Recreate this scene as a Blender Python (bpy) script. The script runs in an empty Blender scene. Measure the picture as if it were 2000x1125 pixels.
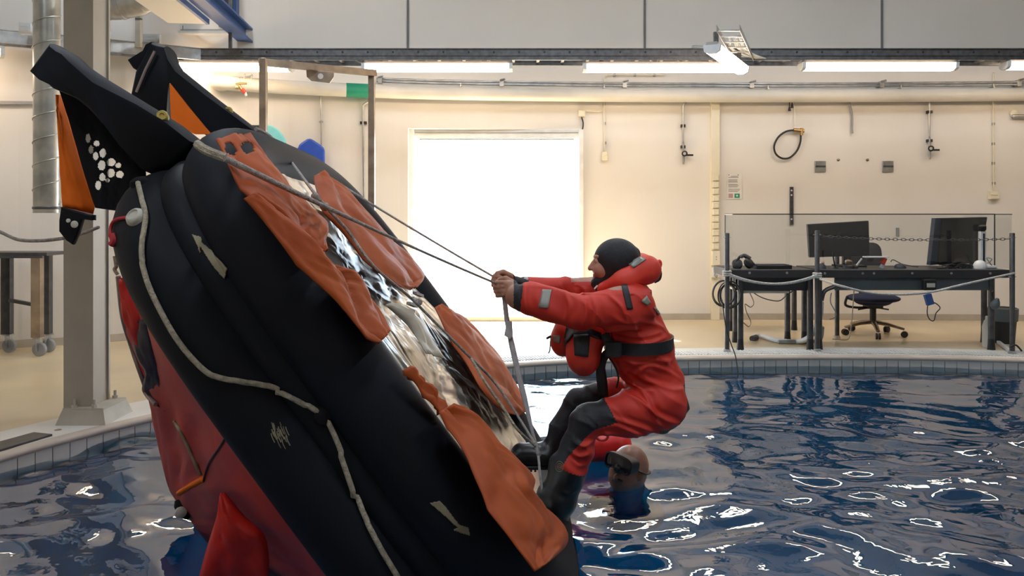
import bpy, bmesh, math, random
import numpy as np
from mathutils import Vector, Matrix
from mathutils.bvhtree import BVHTree

random.seed(7)
RNG = np.random.default_rng(11)
scene = bpy.context.scene
COL = scene.collection

# ------------------------------------------------------------------ camera
F = 1500.0            # focal length in pixels of the 2000 x 1125 frame
CAM_Z = 1.3           # eye height above the deck (deck is z = 0)
HORIZON = 415.0
cam_data = bpy.data.cameras.new('camera')
cam_data.sensor_fit = 'HORIZONTAL'
cam_data.sensor_width = 36.0
cam_data.lens = 36.0 * F / 2000.0
cam_data.shift_y = -(562.5 - HORIZON) / 2000.0
cam_data.clip_start = 0.05
cam = bpy.data.objects.new('camera', cam_data)
cam.location = (0, 0, CAM_Z)
cam.rotation_euler = (math.radians(90), 0, 0)
COL.objects.link(cam)
scene.camera = cam

# ------------------------------------------------------------------ sky, sun, exposure
world = bpy.data.worlds.new('sky')
scene.world = world
world.use_nodes = True
bg = world.node_tree.nodes['Background']
bg.inputs['Color'].default_value = (0.62, 0.80, 1.0, 1)
bg.inputs['Strength'].default_value = 9.0
sun_data = bpy.data.lights.new('sun', 'SUN')
sun_data.energy = 42.0
sun_data.angle = math.radians(1.0)
sun_data.color = (1.0, 0.95, 0.88)
sun = bpy.data.objects.new('sun', sun_data)
sun.rotation_euler = Vector((0.50, -0.80, -1.0)).to_track_quat('-Z', 'Y').to_euler()
sun.location = (-6, 20, 14)
COL.objects.link(sun)
vs = scene.view_settings
vs.view_transform = 'Standard'
vs.look = 'None'
vs.gamma = 1.0
vs.use_curve_mapping = False
vs.exposure = 0.0
LAMP_POWER = 17.0
try:
    scene.cycles.use_denoising = True
    scene.cycles.max_bounces = 8
    scene.cycles.transparent_max_bounces = 12
    scene.cycles.sample_clamp_indirect = 6.0
    scene.cycles.caustics_reflective = False
    scene.cycles.caustics_refractive = False
except Exception:
    pass

WATER_Z = -0.09

# ------------------------------------------------------------------ helpers
def P(px, py, Y):
    return Vector(((px - 1000.0) / F * Y, Y, CAM_Z - (py - HORIZON) / F * Y))

def deckY(py, z=0.0):
    return (CAM_Z - z) * F / (py - HORIZON)

def PF(px, py, z=0.0):
    return P(px, py, deckY(py, z))

class MB:
    def __init__(self):
        self.v = []; self.f = []; self.m = []
    def add(self, vs_, fs_, mi=0):
        b = len(self.v)
        self.v += [tuple(p) for p in vs_]
        self.f += [tuple(i + b for i in f) for f in fs_]
        self.m += [mi] * len(fs_)
        return self
    def box(self, c, s, rz=0.0, rot=None, mi=0):
        M = rot if rot is not None else Matrix.Rotation(rz, 3, 'Z')
        c = Vector(c); vs_ = []
        for x in (-.5, .5):
            for y in (-.5, .5):
                for z in (-.5, .5):
                    vs_.append(c + M @ Vector((x * s[0], y * s[1], z * s[2])))
        fs_ = [(0, 1, 3, 2), (4, 6, 7, 5), (0, 4, 5, 1), (2, 3, 7, 6), (0, 2, 6, 4), (1, 5, 7, 3)]
        return self.add(vs_, fs_, mi)
    def box2(self, a, b, mi=0):
        a = Vector(a); b = Vector(b)
        return self.box((a + b) / 2, [abs(b[i] - a[i]) for i in range(3)], mi=mi)
    def bar(self, a, b, w, h, mi=0, up=(0, 0, 1)):
        a = Vector(a); b = Vector(b); d = (b - a); L = d.length; d.normalize()
        up = Vector(up)
        if abs(d.dot(up)) > .98: up = Vector((0, 1, 0))
        s = d.cross(up).normalized(); t = s.cross(d)
        M = Matrix((d, s, t)).transposed()
        return self.box((a + b) / 2, (L, w, h), rot=M, mi=mi)
    def tube(self, pts, r, n=8, closed=False, caps=True, mi=0, flat=1.0, up=None):
        pts = [Vector(p) for p in pts]; N = len(pts)
        rs = r if hasattr(r, '__len__') else [r] * N
        vs_ = []; prev = None
        for i, p in enumerate(pts):
            if closed: d = pts[(i + 1) % N] - pts[i - 1]
            else: d = pts[min(i + 1, N - 1)] - pts[max(i - 1, 0)]
            if d.length < 1e-9: d = Vector((0, 0, 1))
            d.normalize()
            if up is not None:
                a = Vector(up) - d * d.dot(Vector(up))
            elif prev is None:
                a = Vector((0, 0, 1)) if abs(d.z) < .9 else Vector((1, 0, 0))
                a = a - d * d.dot(a)
            else:
                a = prev - d * d.dot(prev)
            if a.length < 1e-6: a = d.orthogonal()
            a.normalize(); prev = a; b = d.cross(a)
            for k in range(n):
                t = 2 * math.pi * k / n
                vs_.append(p + (a * math.cos(t) * flat + b * math.sin(t)) * rs[i])
        fs_ = []
        for i in range(N if closed else N - 1):
            j = (i + 1) % N
            for k in range(n):
                l = (k + 1) % n
                fs_.append((i * n + k, i * n + l, j * n + l, j * n + k))
        if caps and not closed:
            fs_.append(tuple(range(n))[::-1]); fs_.append(tuple((N - 1) * n + k for k in range(n)))
        return self.add(vs_, fs_, mi)
    def cyl(self, a, b, r, r2=None, n=14, mi=0):
        return self.tube([a, b], [r, r if r2 is None else r2], n=n, mi=mi)
    def lathe(self, c, axis, prof, n=20, mi=0):
        axis = Vector(axis).normalized(); c = Vector(c)
        a = axis.orthogonal().normalized(); b = axis.cross(a); vs_ = []; fs_ = []
        for (r, h) in prof:
            for k in range(n):
                t = 2 * math.pi * k / n
                vs_.append(c + axis * h + (a * math.cos(t) + b * math.sin(t)) * max(r, 1e-5))
        for i in range(len(prof) - 1):
            for k in range(n):
                l = (k + 1) % n
                fs_.append((i * n + k, i * n + l, (i + 1) * n + l, (i + 1) * n + k))
        fs_.append(tuple(range(n))[::-1]); fs_.append(tuple((len(prof) - 1) * n + k for k in range(n)))
        return self.add(vs_, fs_, mi)
    def prism(self, poly, off, mi=0):
        off = Vector(off); n = len(poly); poly = [Vector(p) for p in poly]
        vs_ = poly + [p + off for p in poly]
        fs_ = [tuple(range(n))[::-1], tuple(range(n, 2 * n))]
        fs_ += [(i, (i + 1) % n, (i + 1) % n + n, i + n) for i in range(n)]
        return self.add(vs_, fs_, mi)
    def grid(self, G, mi=0, skip=None):
        """G: array rows x cols of points"""
        R = len(G); C = len(G[0]); vs_ = [p for row in G for p in row]; fs_ = []
        for i in range(R - 1):
            for j in range(C - 1):
                if skip is not None and skip(i, j): continue
                fs_.append((i * C + j, i * C + j + 1, (i + 1) * C + j + 1, (i + 1) * C + j))
        return self.add(vs_, fs_, mi)

ROOT = {}
def base_of(o):
    while o.parent is not None: o = o.parent
    return o.location.copy()

def obj(name, mb, mats, parent=None, smooth=True, angle=38, bevel=0.0, solid=0.0, normals=True):
    me = bpy.data.meshes.new(name)
    off = base_of(parent) if parent is not None else Vector((0, 0, 0))
    if isinstance(mb, MB):
        me.from_pydata([(p[0] - off.x, p[1] - off.y, p[2] - off.z) for p in mb.v], [], mb.f)
        if any(mb.m): me.polygons.foreach_set('material_index', mb.m)
    else:
        vv, ff = mb[0], mb[1]
        me.from_pydata((np.asarray(vv) - np.array(off)).tolist(), [], np.asarray(ff).tolist())
        if len(mb) > 2: me.polygons.foreach_set('material_index', list(map(int, mb[2])))
    if not isinstance(mats, (list, tuple)): mats = [mats]
    for m in mats: me.materials.append(M[m] if isinstance(m, str) else m)
    if normals:
        bm = bmesh.new(); bm.from_mesh(me)
        bmesh.ops.recalc_face_normals(bm, faces=bm.faces)
        bm.to_mesh(me); bm.free()
    if smooth:
        me.shade_smooth()
        if angle is not None: me.set_sharp_from_angle(angle=math.radians(angle))
    me.update()
    o = bpy.data.objects.new(name, me)
    COL.objects.link(o)
    if parent is not None: o.parent = parent
    if bevel > 0:
        b = o.modifiers.new('bevel', 'BEVEL'); b.width = bevel; b.segments = 2; b.limit_method = 'ANGLE'
    if solid > 0:
        s = o.modifiers.new('solid', 'SOLIDIFY'); s.thickness = solid; s.offset = 0
    return o

def tag(o, label, cat, group=None):
    o['label'] = label; o['category'] = cat
    if group: o['group'] = group
    return o

def thing(name, label, cat, loc=(0, 0, 0), group=None):
    o = bpy.data.objects.new(name, None); COL.objects.link(o)
    o.location = loc; o.empty_display_size = .1
    return tag(o, label, cat, group)

def struct(name, mb, mats, parent=None, **k):
    o = obj(name, mb, mats, parent, **k)
    if parent is None: o['kind'] = 'structure'
    return o

def copy_thing(root, delta, label=None, group=None):
    r = root.copy(); COL.objects.link(r); r.location = root.location + Vector(delta)
    if label: r['label'] = label
    if group: r['group'] = group
    for ch in list(root.children):
        c = ch.copy(); COL.objects.link(c); c.parent = r
        for g in list(ch.children):
            d = g.copy(); COL.objects.link(d); d.parent = c
    return r

def spline(pts, per=8, closed=False):
    pts = [Vector(p) for p in pts]; n = len(pts); out = []
    for i in range(n if closed else n - 1):
        if closed: a, b, c, d = pts[i - 1], pts[i], pts[(i + 1) % n], pts[(i + 2) % n]
        else: a, b, c, d = pts[max(i - 1, 0)], pts[i], pts[i + 1], pts[min(i + 2, n - 1)]
        for k in range(per):
            t = k / per
            out.append(.5 * ((2 * b) + (c - a) * t + (2 * a - 5 * b + 4 * c - d) * t * t + (3 * b - a - 3 * c + d) * t ** 3))
    if not closed: out.append(pts[-1])
    return out

def sag(a, b, s, n=14):
    a = Vector(a); b = Vector(b)
    return [a.lerp(b, t / n) + Vector((0, 0, -s * 4 * (t / n) * (1 - t / n))) for t in range(n + 1)]

# ------------------------------------------------------------------ materials
M = {}
def mat(name, col, rough=.5, metal=0.0, col2=None, nscale=6.0, bump=0.0, bscale=40.0, spec=None, emit=None, estr=0, stretch=None, trans=0.0, detail=4.0, sheen=0.0, ridged=False):
    m = bpy.data.materials.new(name); m.use_nodes = True; nt = m.node_tree; N = nt.nodes; L = nt.links
    b = N['Principled BSDF']
    b.inputs['Roughness'].default_value = rough; b.inputs['Metallic'].default_value = metal
    if spec is not None: b.inputs['Specular IOR Level'].default_value = spec
    if trans: b.inputs['Transmission Weight'].default_value = trans
    if sheen: b.inputs['Sheen Weight'].default_value = sheen
    tc = N.new('ShaderNodeTexCoord'); src = tc.outputs['Object']
    if stretch:
        mp = N.new('ShaderNodeMapping'); mp.inputs['Scale'].default_value = stretch
        L.new(src, mp.inputs['Vector']); src = mp.outputs['Vector']
    if col2 is None: col2 = tuple(min(1, c * .86) for c in col)
    no = N.new('ShaderNodeTexNoise'); no.inputs['Scale'].default_value = nscale; no.inputs['Detail'].default_value = detail
    L.new(src, no.inputs['Vector'])
    cr = N.new('ShaderNodeValToRGB')
    cr.color_ramp.elements[0].position = .35; cr.color_ramp.elements[1].position = .65
    cr.color_ramp.elements[0].color = (*col2, 1); cr.color_ramp.elements[1].color = (*col, 1)
    L.new(no.outputs['Fac'], cr.inputs['Fac']); L.new(cr.outputs['Color'], b.inputs['Base Color'])
    if bump:
        n2 = N.new('ShaderNodeTexNoise'); n2.inputs['Scale'].default_value = bscale; n2.inputs['Detail'].default_value = 5
        if ridged:
            n2.noise_type = 'RIDGED_MULTIFRACTAL'; n2.inputs['Detail'].default_value = 2.5; n2.inputs['Distortion'].default_value = .5
        L.new(src, n2.inputs['Vector'])
        bp = N.new('ShaderNodeBump'); bp.inputs['Strength'].default_value = bump; bp.inputs['Distance'].default_value = .02
        L.new(n2.outputs['Fac'], bp.inputs['Height']); L.new(bp.outputs['Normal'], b.inputs['Normal'])
    if emit:
        b.inputs['Emission Color'].default_value = (*emit, 1); b.inputs['Emission Strength'].default_value = estr
    M[name] = m
    return m

mat('wall_paint', (.79, .745, .69), .75, nscale=1.2, col2=(.76, .715, .66), bump=.05, bscale=60)
mat('ceiling_paint', (.22, .23, .25), .9)
mat('deck', (.74, .60, .38), .33, nscale=.9, col2=(.60, .49, .33), bump=.02, bscale=120)
mat('pool_surround', (.78, .76, .72), .38, nscale=3, col2=(.70, .68, .64))
mat('coping', (.58, .50, .42), .45, nscale=4, col2=(.50, .43, .36))
mat('tile', (.62, .60, .56), .3, nscale=5, col2=(.54, .53, .50))
mat('grout', (.05, .05, .055), .8)
mat('pool_blue', (.03, .50, .80), .6, nscale=1.0, col2=(.025, .44, .73))
mat('skirting', (.50, .44, .36), .6)
mat('joint', (.17, .17, .17), .7)
mat('white_frame', (.85, .86, .87), .4)
mat('outside_ground', (.7, .7, .68), .9)
mat('galv', (.56, .56, .55), .34, .9, nscale=9, col2=(.38, .38, .38))
mat('tray_steel', (.17, .17, .175), .42, .7, nscale=20, col2=(.11, .11, .115))
mat('duct', (.52, .50, .45), .36, .75, nscale=5, col2=(.30, .30, .28), bump=.06, bscale=9)
mat('column_paint', (.44, .39, .32), .5, nscale=2.5, col2=(.37, .33, .27))
mat('column_base', (.52, .48, .40), .7, nscale=9)
mat('pipe_white', (.74, .70, .62), .4, nscale=2)
mat('green', (.015, .30, .17), .5)
mat('brass', (.55, .38, .16), .3, .9)
mat('red_knob', (.55, .05, .03), .4)
mat('frame_steel', (.44, .34, .25), .35, .85, nscale=8, col2=(.28, .22, .17))
mat('blue_paint', (.035, .09, .27), .45, nscale=4, col2=(.025, .065, .21))
mat('dark_panel', (.035, .038, .05), .5)
mat('teal', (.20, .58, .60), .5)
mat('reel_blue', (.03, .10, .55), .45, col2=(.02, .07, .42))
mat('black_plastic', (.012, .012, .014), .45)
mat('dark_steel', (.10, .10, .105), .4, .6, nscale=15, col2=(.07, .07, .075))
mat('grey_plastic', (.30, .31, .32), .5)
mat('cream_plastic', (.80, .74, .58), .45, col2=(.77, .71, .55))
mat('white_plastic', (.78, .78, .76), .4)
mat('paper', (.84, .80, .74), .8)
mat('ink', (.12, .12, .13), .8)
mat('lamp_housing', (.42, .40, .38), .5, .3)
mat('lamp_glow', (.9, .9, .88), .4, emit=(1.0, .76, .53), estr=LAMP_POWER)
mat('fill_glow', (.9, .9, .9), .4, emit=(.84, .92, 1.0), estr=LAMP_POWER * 3.4)  # cool glow of the added fill lamps out of frame
mat('lamp_end', (.72, .74, .76), .4)
mat('rubber', (.0065, .0078, .014), .62, spec=.18, nscale=3, col2=(.005, .006, .009), bump=.03, bscale=30)
mat('rubber_web', (.006, .006, .008), .8, spec=.2)
mat('foil', (.74, .71, .65), .36, .85, nscale=14, col2=(.60, .58, .54), bump=1.0, bscale=9, ridged=True)
mat('pocket', (.44, .085, .016), .62, spec=.3, nscale=4, col2=(.33, .058, .011), bump=.35, bscale=3.2, ridged=True)
mat('ramp_orange', (.92, .19, .016), .7, spec=.2, nscale=5, col2=(.84, .16, .013))
mat('flap', (.52, .47, .38), .5)
mat('skin_shaded', (.34, .165, .11), .42, nscale=14, col2=(.28, .13, .09))  # diver's skin, its shade put into a darker base colour
mat('canopy', (.62, .062, .040), .5, nscale=3, col2=(.40, .038, .030), bump=.5, bscale=2.6, ridged=True)
mat('canopy_lining', (.62, .02, .012), .55)
mat('canopy_dark', (.02, .014, .03), .6)
mat('piping', (.32, .24, .22), .6)
mat('arrow', (.33, .29, .19), .7, nscale=20, col2=(.26, .23, .15))
mat('rope', (.46, .40, .30), .85, nscale=60, col2=(.30, .26, .20), bump=.5, bscale=140)
mat('rope_grey', (.44, .40, .36), .85, nscale=60, col2=(.30, .27, .25), bump=.5, bscale=140)
mat('rope_white', (.62, .61, .58), .85, nscale=60, col2=(.42, .41, .40), bump=.5, bscale=140)
mat('webbing', (.58, .55, .55), .8, nscale=40, col2=(.48, .45, .46))
mat('red_cord', (.45, .02, .03), .7)
mat('valve_yellow', (.42, .30, .06), .45)
mat('light_white', (.55, .52, .46), .5)
mat('suit', (.64, .036, .019), .6, nscale=5, col2=(.56, .028, .016), bump=.8, bscale=4.2, ridged=True)
mat('suit_vest', (.78, .055, .03), .55, nscale=6, col2=(.66, .04, .024), bump=.5, bscale=5, ridged=True)
mat('neoprene', (.010, .011, .016), .6, bump=.12, bscale=60)
mat('boot', (.007, .007, .009), .38, bump=.08, bscale=30)
mat('skin', (.48, .25, .17), .5, nscale=14, col2=(.40, .19, .13))
mat('reflector', (.30, .30, .27), .35, .2)
mat('lip', (.28, .09, .07), .5)
mat('mask_glass', (.02, .022, .026), .08, spec=.8)
mat('wetsuit_blue', (.02, .22, .38), .7)
mat('float_red', (.78, .02, .02), .45)
mat('screen_edge', (.02, .035, .07), .4)
mat('screen_black', (.008, .009, .012), .18)
mat('chair_fabric', (.010, .018, .06), .85)
mat('chair_dark', (.025, .025, .032), .8)
mat('desk_top', (.030, .030, .033), .45)
mat('modesty', (.09, .11, .12), .5)
mat('dust_pink', (.5, .3, .3), .6)

# clear sheet for the screen round the desk
gm = bpy.data.materials.new('perspex'); gm.use_nodes = True
nt = gm.node_tree; nt.nodes.clear()
out = nt.nodes.new('ShaderNodeOutputMaterial'); mx = nt.nodes.new('ShaderNodeMixShader')
fr = nt.nodes.new('ShaderNodeValue'); fr.outputs[0].default_value = .07
tr = nt.nodes.new('ShaderNodeBsdfTransparent'); tr.inputs['Color'].default_value = (.93, .95, .96, 1)
gl = nt.nodes.new('ShaderNodeBsdfGlossy'); gl.inputs['Roughness'].default_value = .03
nt.links.new(fr.outputs[0], mx.inputs[0]); nt.links.new(tr.outputs[0], mx.inputs[1]); nt.links.new(gl.outputs[0], mx.inputs[2])
nt.links.new(mx.outputs[0], out.inputs[0]); M['perspex'] = gm

# pool water: mirror by Fresnel over clear blue-tinted water
wm = bpy.data.materials.new('water'); wm.use_nodes = True
nt = wm.node_tree; nt.nodes.clear()
out = nt.nodes.new('ShaderNodeOutputMaterial'); mx = nt.nodes.new('ShaderNodeMixShader')
fr = nt.nodes.new('ShaderNodeFresnel'); fr.inputs['IOR'].default_value = 2.2
tr = nt.nodes.new('ShaderNodeBsdfTransparent'); tr.inputs['Color'].default_value = (.74, .93, .98, 1)
gl = nt.nodes.new('ShaderNodeBsdfGlossy'); gl.inputs['Roughness'].default_value = .02
gl.inputs['Color'].default_value = (.93, .96, 1, 1)
tc = nt.nodes.new('ShaderNodeTexCoord'); n1 = nt.nodes.new('ShaderNodeTexNoise')
n1.inputs['Scale'].default_value = 9; n1.inputs['Detail'].default_value = 2.5; n1.inputs['Distortion'].default_value = .6
bp = nt.nodes.new('ShaderNodeBump'); bp.inputs['Strength'].default_value = .10; bp.inputs['Distance'].default_value = .03
nt.links.new(tc.outputs['Object'], n1.inputs['Vector']); nt.links.new(n1.outputs['Fac'], bp.inputs['Height'])
for s in (fr, gl): nt.links.new(bp.outputs['Normal'], s.inputs['Normal'])
nt.links.new(fr.outputs[0], mx.inputs[0]); nt.links.new(tr.outputs[0], mx.inputs[1]); nt.links.new(gl.outputs[0], mx.inputs[2])
nt.links.new(mx.outputs[0], out.inputs[0]); M['water'] = wm

# ------------------------------------------------------------------ smooth solids from distance fields
class Field:
    """a smooth union of tapered capsules and ellipsoids, meshed as one continuous surface"""
    def __init__(self, lo, hi, h):
        self.lo = np.array(lo, float); self.h = h
        self.n = np.ceil((np.array(hi) - self.lo) / h).astype(int) + 1
        self.val = np.full(self.n, 1.0, np.float32)
    def _block(self, lo, hi):
        a = np.clip(((np.array(lo) - self.lo) / self.h).astype(int) - 1, 0, self.n - 1)
        b = np.clip(((np.array(hi) - self.lo) / self.h).astype(int) + 2, 1, self.n)
        ax = [self.lo[i] + self.h * np.arange(a[i], b[i]) for i in range(3)]
        sl = tuple(slice(a[i], b[i]) for i in range(3))
        return sl, np.meshgrid(*ax, indexing='ij')
    def _mix(self, sl, d, k, cut=False):
        v = self.val[sl]; d = d.astype(np.float32)
        if cut:
            hh = np.clip(.5 - .5 * (v + d) / k, 0, 1)
            self.val[sl] = v * (1 - hh) + (-d) * hh + k * hh * (1 - hh)
            return
        hh = np.clip(.5 + .5 * (v - d) / k, 0, 1)
        self.val[sl] = v * (1 - hh) + d * hh - k * hh * (1 - hh)
    def cap(self, a, b, ra, rb=None, k=.02, sy=1.0, cut=False):
        rb = ra if rb is None else rb
        a = np.array(a, float); b = np.array(b, float); R = max(ra, rb) * max(1, sy) + .07
        sl, (X, Y, Z) = self._block(np.minimum(a, b) - R, np.maximum(a, b) + R)
        ba = b - a; L2 = max((ba * ba).sum(), 1e-9)
        t = np.clip(((X - a[0]) * ba[0] + (Y - a[1]) * ba[1] + (Z - a[2]) * ba[2]) / L2, 0, 1)
        dx = X - a[0] - t * ba[0]; dy = (Y - a[1] - t * ba[1]) / sy; dz = Z - a[2] - t * ba[2]
        self._mix(sl, np.sqrt(dx * dx + dy * dy + dz * dz) - (ra + t * (rb - ra)), k, cut)
    def ell(self, c, r, k=.02, rot=0.0, cut=False, rotz=0.0):
        c = np.array(c, float); r = np.array(r, float); R = r.max() + .07
        sl, (X, Y, Z) = self._block(c - R, c + R)
        x = X - c[0]; y = Y - c[1]; z = Z - c[2]
        if rotz:
            cs, sn = math.cos(rotz), math.sin(rotz); x, y = x * cs + y * sn, -x * sn + y * cs
        cs, sn = math.cos(rot), math.sin(rot)
        x, z = x * cs + z * sn, -x * sn + z * cs
        q = np.sqrt((x / r[0]) ** 2 + (y / r[1]) ** 2 + (z / r[2]) ** 2)
        q2 = np.sqrt((x / r[0] ** 2) ** 2 + (y / r[1] ** 2) ** 2 + (z / r[2] ** 2) ** 2) + 1e-9
        self._mix(sl, q * (q - 1) / q2, k, cut)
    def wrinkle(self, fn):
        sl = tuple(slice(0, n) for n in self.n)
        ax = [self.lo[i] + self.h * np.arange(self.n[i]) for i in range(3)]
        X, Y, Z = np.meshgrid(*ax, indexing='ij')
        self.val += fn(X, Y, Z).astype(np.float32)
    def mesh(self):
        val = self.val; s = val < 0; n = self.n; cs = tuple(n - 1)
        acc = np.zeros(cs + (3,), np.float32); cnt = np.zeros(cs, np.float32)
        def corner(o): return tuple(slice(o[i], o[i] + cs[i]) for i in range(3))
        for ax in range(3):
            o1, o2 = [i for i in range(3) if i != ax]
            for p in (0, 1):
                for q in (0, 1):
                    A = [0, 0, 0]; A[o1] = p; A[o2] = q; B = list(A); B[ax] = 1
                    v0 = val[corner(A)]; v1 = val[corner(B)]; cr = (v0 < 0) != (v1 < 0)
                    t = np.where(cr, v0 / np.where(cr, v0 - v1, 1), 0)
                    acc[..., ax] += cr * t; acc[..., o1] += cr * p; acc[..., o2] += cr * q
                    cnt += cr
        mask = cnt > 0; ids = -np.ones(cs, int); ids[mask] = np.arange(mask.sum())
        ij = np.argwhere(mask)
        vv = self.lo + self.h * (ij + acc[mask] / cnt[mask][:, None])
        faces = []
        for ax in range(3):
            o1, o2 = [i for i in range(3) if i != ax]
            a = [slice(1, cs[i]) for i in range(3)]; a[ax] = slice(0, cs[ax])
            b = list(a); b[ax] = slice(1, cs[ax] + 1)
            s0 = s[tuple(a)]; s1 = s[tuple(b)]
            e = np.argwhere(s0 != s1); flip = s0[s0 != s1]
            e = e + np.array([x.start for x in a])
            def idx(d1, d2):
                q = e.copy(); q[:, o1] -= d1; q[:, o2] -= d2
                return ids[q[:, 0], q[:, 1], q[:, 2]]
            quad = np.stack([idx(0, 0), idx(1, 0), idx(1, 1), idx(0, 1)], 1)
            if ax == 1: flip = ~flip
            quad[flip] = quad[flip][:, ::-1]
            faces.append(quad)
        return vv, np.concatenate(faces)

def smooth_mesh(vv, ff, it=3):
    vv = vv.copy()
    e = np.concatenate([ff[:, [0, 1]], ff[:, [1, 2]], ff[:, [2, 3]], ff[:, [3, 0]]])
    e = np.concatenate([e, e[:, ::-1]])
    for k in range(it * 2):
        s = np.zeros_like(vv); c = np.zeros(len(vv))
        for d in range(3): s[:, d] = np.bincount(e[:, 0], vv[e[:, 1], d], len(vv))
        c = np.bincount(e[:, 0], minlength=len(vv))
        lap = s / np.maximum(c, 1)[:, None] - vv
        vv += lap * (.5 if k % 2 == 0 else -.52)
    return vv
# ================================================================== THE SETTING
# inner face of the curved back wall
_w = [(-900, 5.2), (-450, 6.3), (0, 7.3), (125, 7.55), (245, 7.8), (430, 8.35), (600, 8.75), (900, 9.15), (1400, 9.33), (2000, 9.2), (2500, 8.8), (3300, 8.0)]
WALL = spline([((a - 1000) / F * y, y, 0) for a, y in _w], 6)
WX = np.array([p.x for p in WALL]); WY = np.array([p.y for p in WALL])
def wallY(x): return float(np.interp(x, WX, WY))
def PW(px, py, off=0.0):
    Y = 9.0
    for _ in range(12): Y = .5 * Y + .5 * (wallY((px - 1000) / F * Y) - off)
    return P(px, py, Y)
def wall_dir(px):
    a = PW(px - 6, 400); b = PW(px + 6, 400); d = b - a; d.z = 0
    return d.normalized()

WALL_T = .32
H_CEIL = 5.2
dA = PW(797, 250); dB = PW(1138, 250)      # daylight opening
DOOR_X0, DOOR_X1, DOOR_TOP = dA.x, dB.x, dA.z
def wall_run(x0, x1, z0, z1, mb):
    xs = [x0] + [float(x) for x in WX if x0 + .02 < x < x1 - .02] + [x1]
    A = []
    for x in xs:
        y = wallY(x); A.append((Vector((x, y, z0)), Vector((x, y, z1)), Vector((x, y + WALL_T, z1)), Vector((x, y + WALL_T, z0))))
    for i in range(len(xs) - 1):
        a, b = A[i], A[i + 1]
        mb.add(list(a) + list(b), [(0, 4, 5, 1), (1, 5, 6, 2), (2, 6, 7, 3), (3, 7, 4, 0)])
    mb.add(list(A[0]), [(0, 1, 2, 3)]); mb.add(list(A[-1]), [(3, 2, 1, 0)])
mb = MB(); xe0, xe1 = float(WX[0]), float(WX[-1])
wall_run(xe0, DOOR_X0, -.02, H_CEIL, mb); wall_run(DOOR_X1, xe1, -.02, H_CEIL, mb); wall_run(DOOR_X0, DOOR_X1, DOOR_TOP, H_CEIL, mb)
wall_back = struct('wall_back', mb, 'wall_paint')
wl = WALL[0]; wr = WALL[-1]; YB = -4.5
struct('wall_left', MB().box2((wl.x - .3, YB, -.02), (wl.x, wl.y + .2, H_CEIL)), 'wall_paint')
struct('wall_right', MB().box2((wr.x, YB, -.02), (wr.x + .3, wr.y + .2, H_CEIL)), 'wall_paint')
struct('wall_front', MB().box2((wl.x - .3, YB - .3, -.02), (wr.x + .3, YB, H_CEIL)), 'wall_paint')
struct('ceiling', MB().box2((wl.x - .6, YB - .6, H_CEIL), (wr.x + .6, 9.9, H_CEIL + .2)), 'ceiling_paint')

# recessed panel joints in the upper wall: dark strips let into the plaster
for k, px in enumerate((797, 1259, 1722)):
    a = PW(px, 96); struct('trim_%d' % (k + 1), MB().box((a.x, wallY(a.x), (a.z + H_CEIL) / 2), (.024, .03, H_CEIL - a.z)), 'joint')
# skirting along the back wall
mb = MB()
def skirt(x0, x1, name):
    mb = MB(); xs = [x0] + [float(x) for x in WX if x0 + .02 < x < x1 - .02] + [x1]
    for i in range(len(xs) - 1):
        a = Vector((xs[i], wallY(xs[i]), 0)); b = Vector((xs[i + 1], wallY(xs[i + 1]), 0))
        o = Vector((0, -.02, 0)); z = Vector((0, 0, .075))
        mb.add([a + o, b + o, b + o + z, a + o + z, a + z, b + z], [(0, 1, 2, 3), (3, 2, 5, 4)])
    struct(name, mb, 'skirting', smooth=False)
skirt(xe0, DOOR_X0 - .02, 'baseboard_back_left'); skirt(DOOR_X1 + .02, xe1, 'baseboard_back_right')

# daylight doorway: frame, header, threshold, low sill strip
door = thing('door_1', 'x', 'x', (DOOR_X0, dA.y, 0))
for k in ('label', 'category'): del door[k]
door['kind'] = 'structure'
yd = wallY(0)
fr_ = MB()
obj('jamb', MB().box2((DOOR_X0, yd - .04, 0), (DOOR_X0 + .05, yd + .3, DOOR_TOP)), 'white_frame', door)
obj('jamb', MB().box2((DOOR_X1 - .05, yd - .02, 0), (DOOR_X1, yd + .3, DOOR_TOP)), 'white_frame', door)
obj('header', MB().box2((DOOR_X0 + .05, yd + .02, DOOR_TOP - .10), (DOOR_X1 - .05, yd + .3, DOOR_TOP)), 'white_frame', door)
obj('header_groove', MB().box2((DOOR_X0 + .06, yd + .005, DOOR_TOP - .04), (DOOR_X1 - .06, yd + .02, DOOR_TOP - .033)), 'grey_plastic', door)
obj('header_groove', MB().box2((DOOR_X0 + .10, yd + .10, DOOR_TOP - .115), (DOOR_X1 - .10, yd + .12, DOOR_TOP - .1)), 'grey_plastic', door)
obj('threshold', MB().box2((DOOR_X0, yd - .03, -.01), (DOOR_X1, yd + .3, .05)), 'skirting', door)
struct('ground_outside', MB().box2((-14, 9.7, -.25), (14, 40, -.05)), 'outside_ground')

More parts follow.
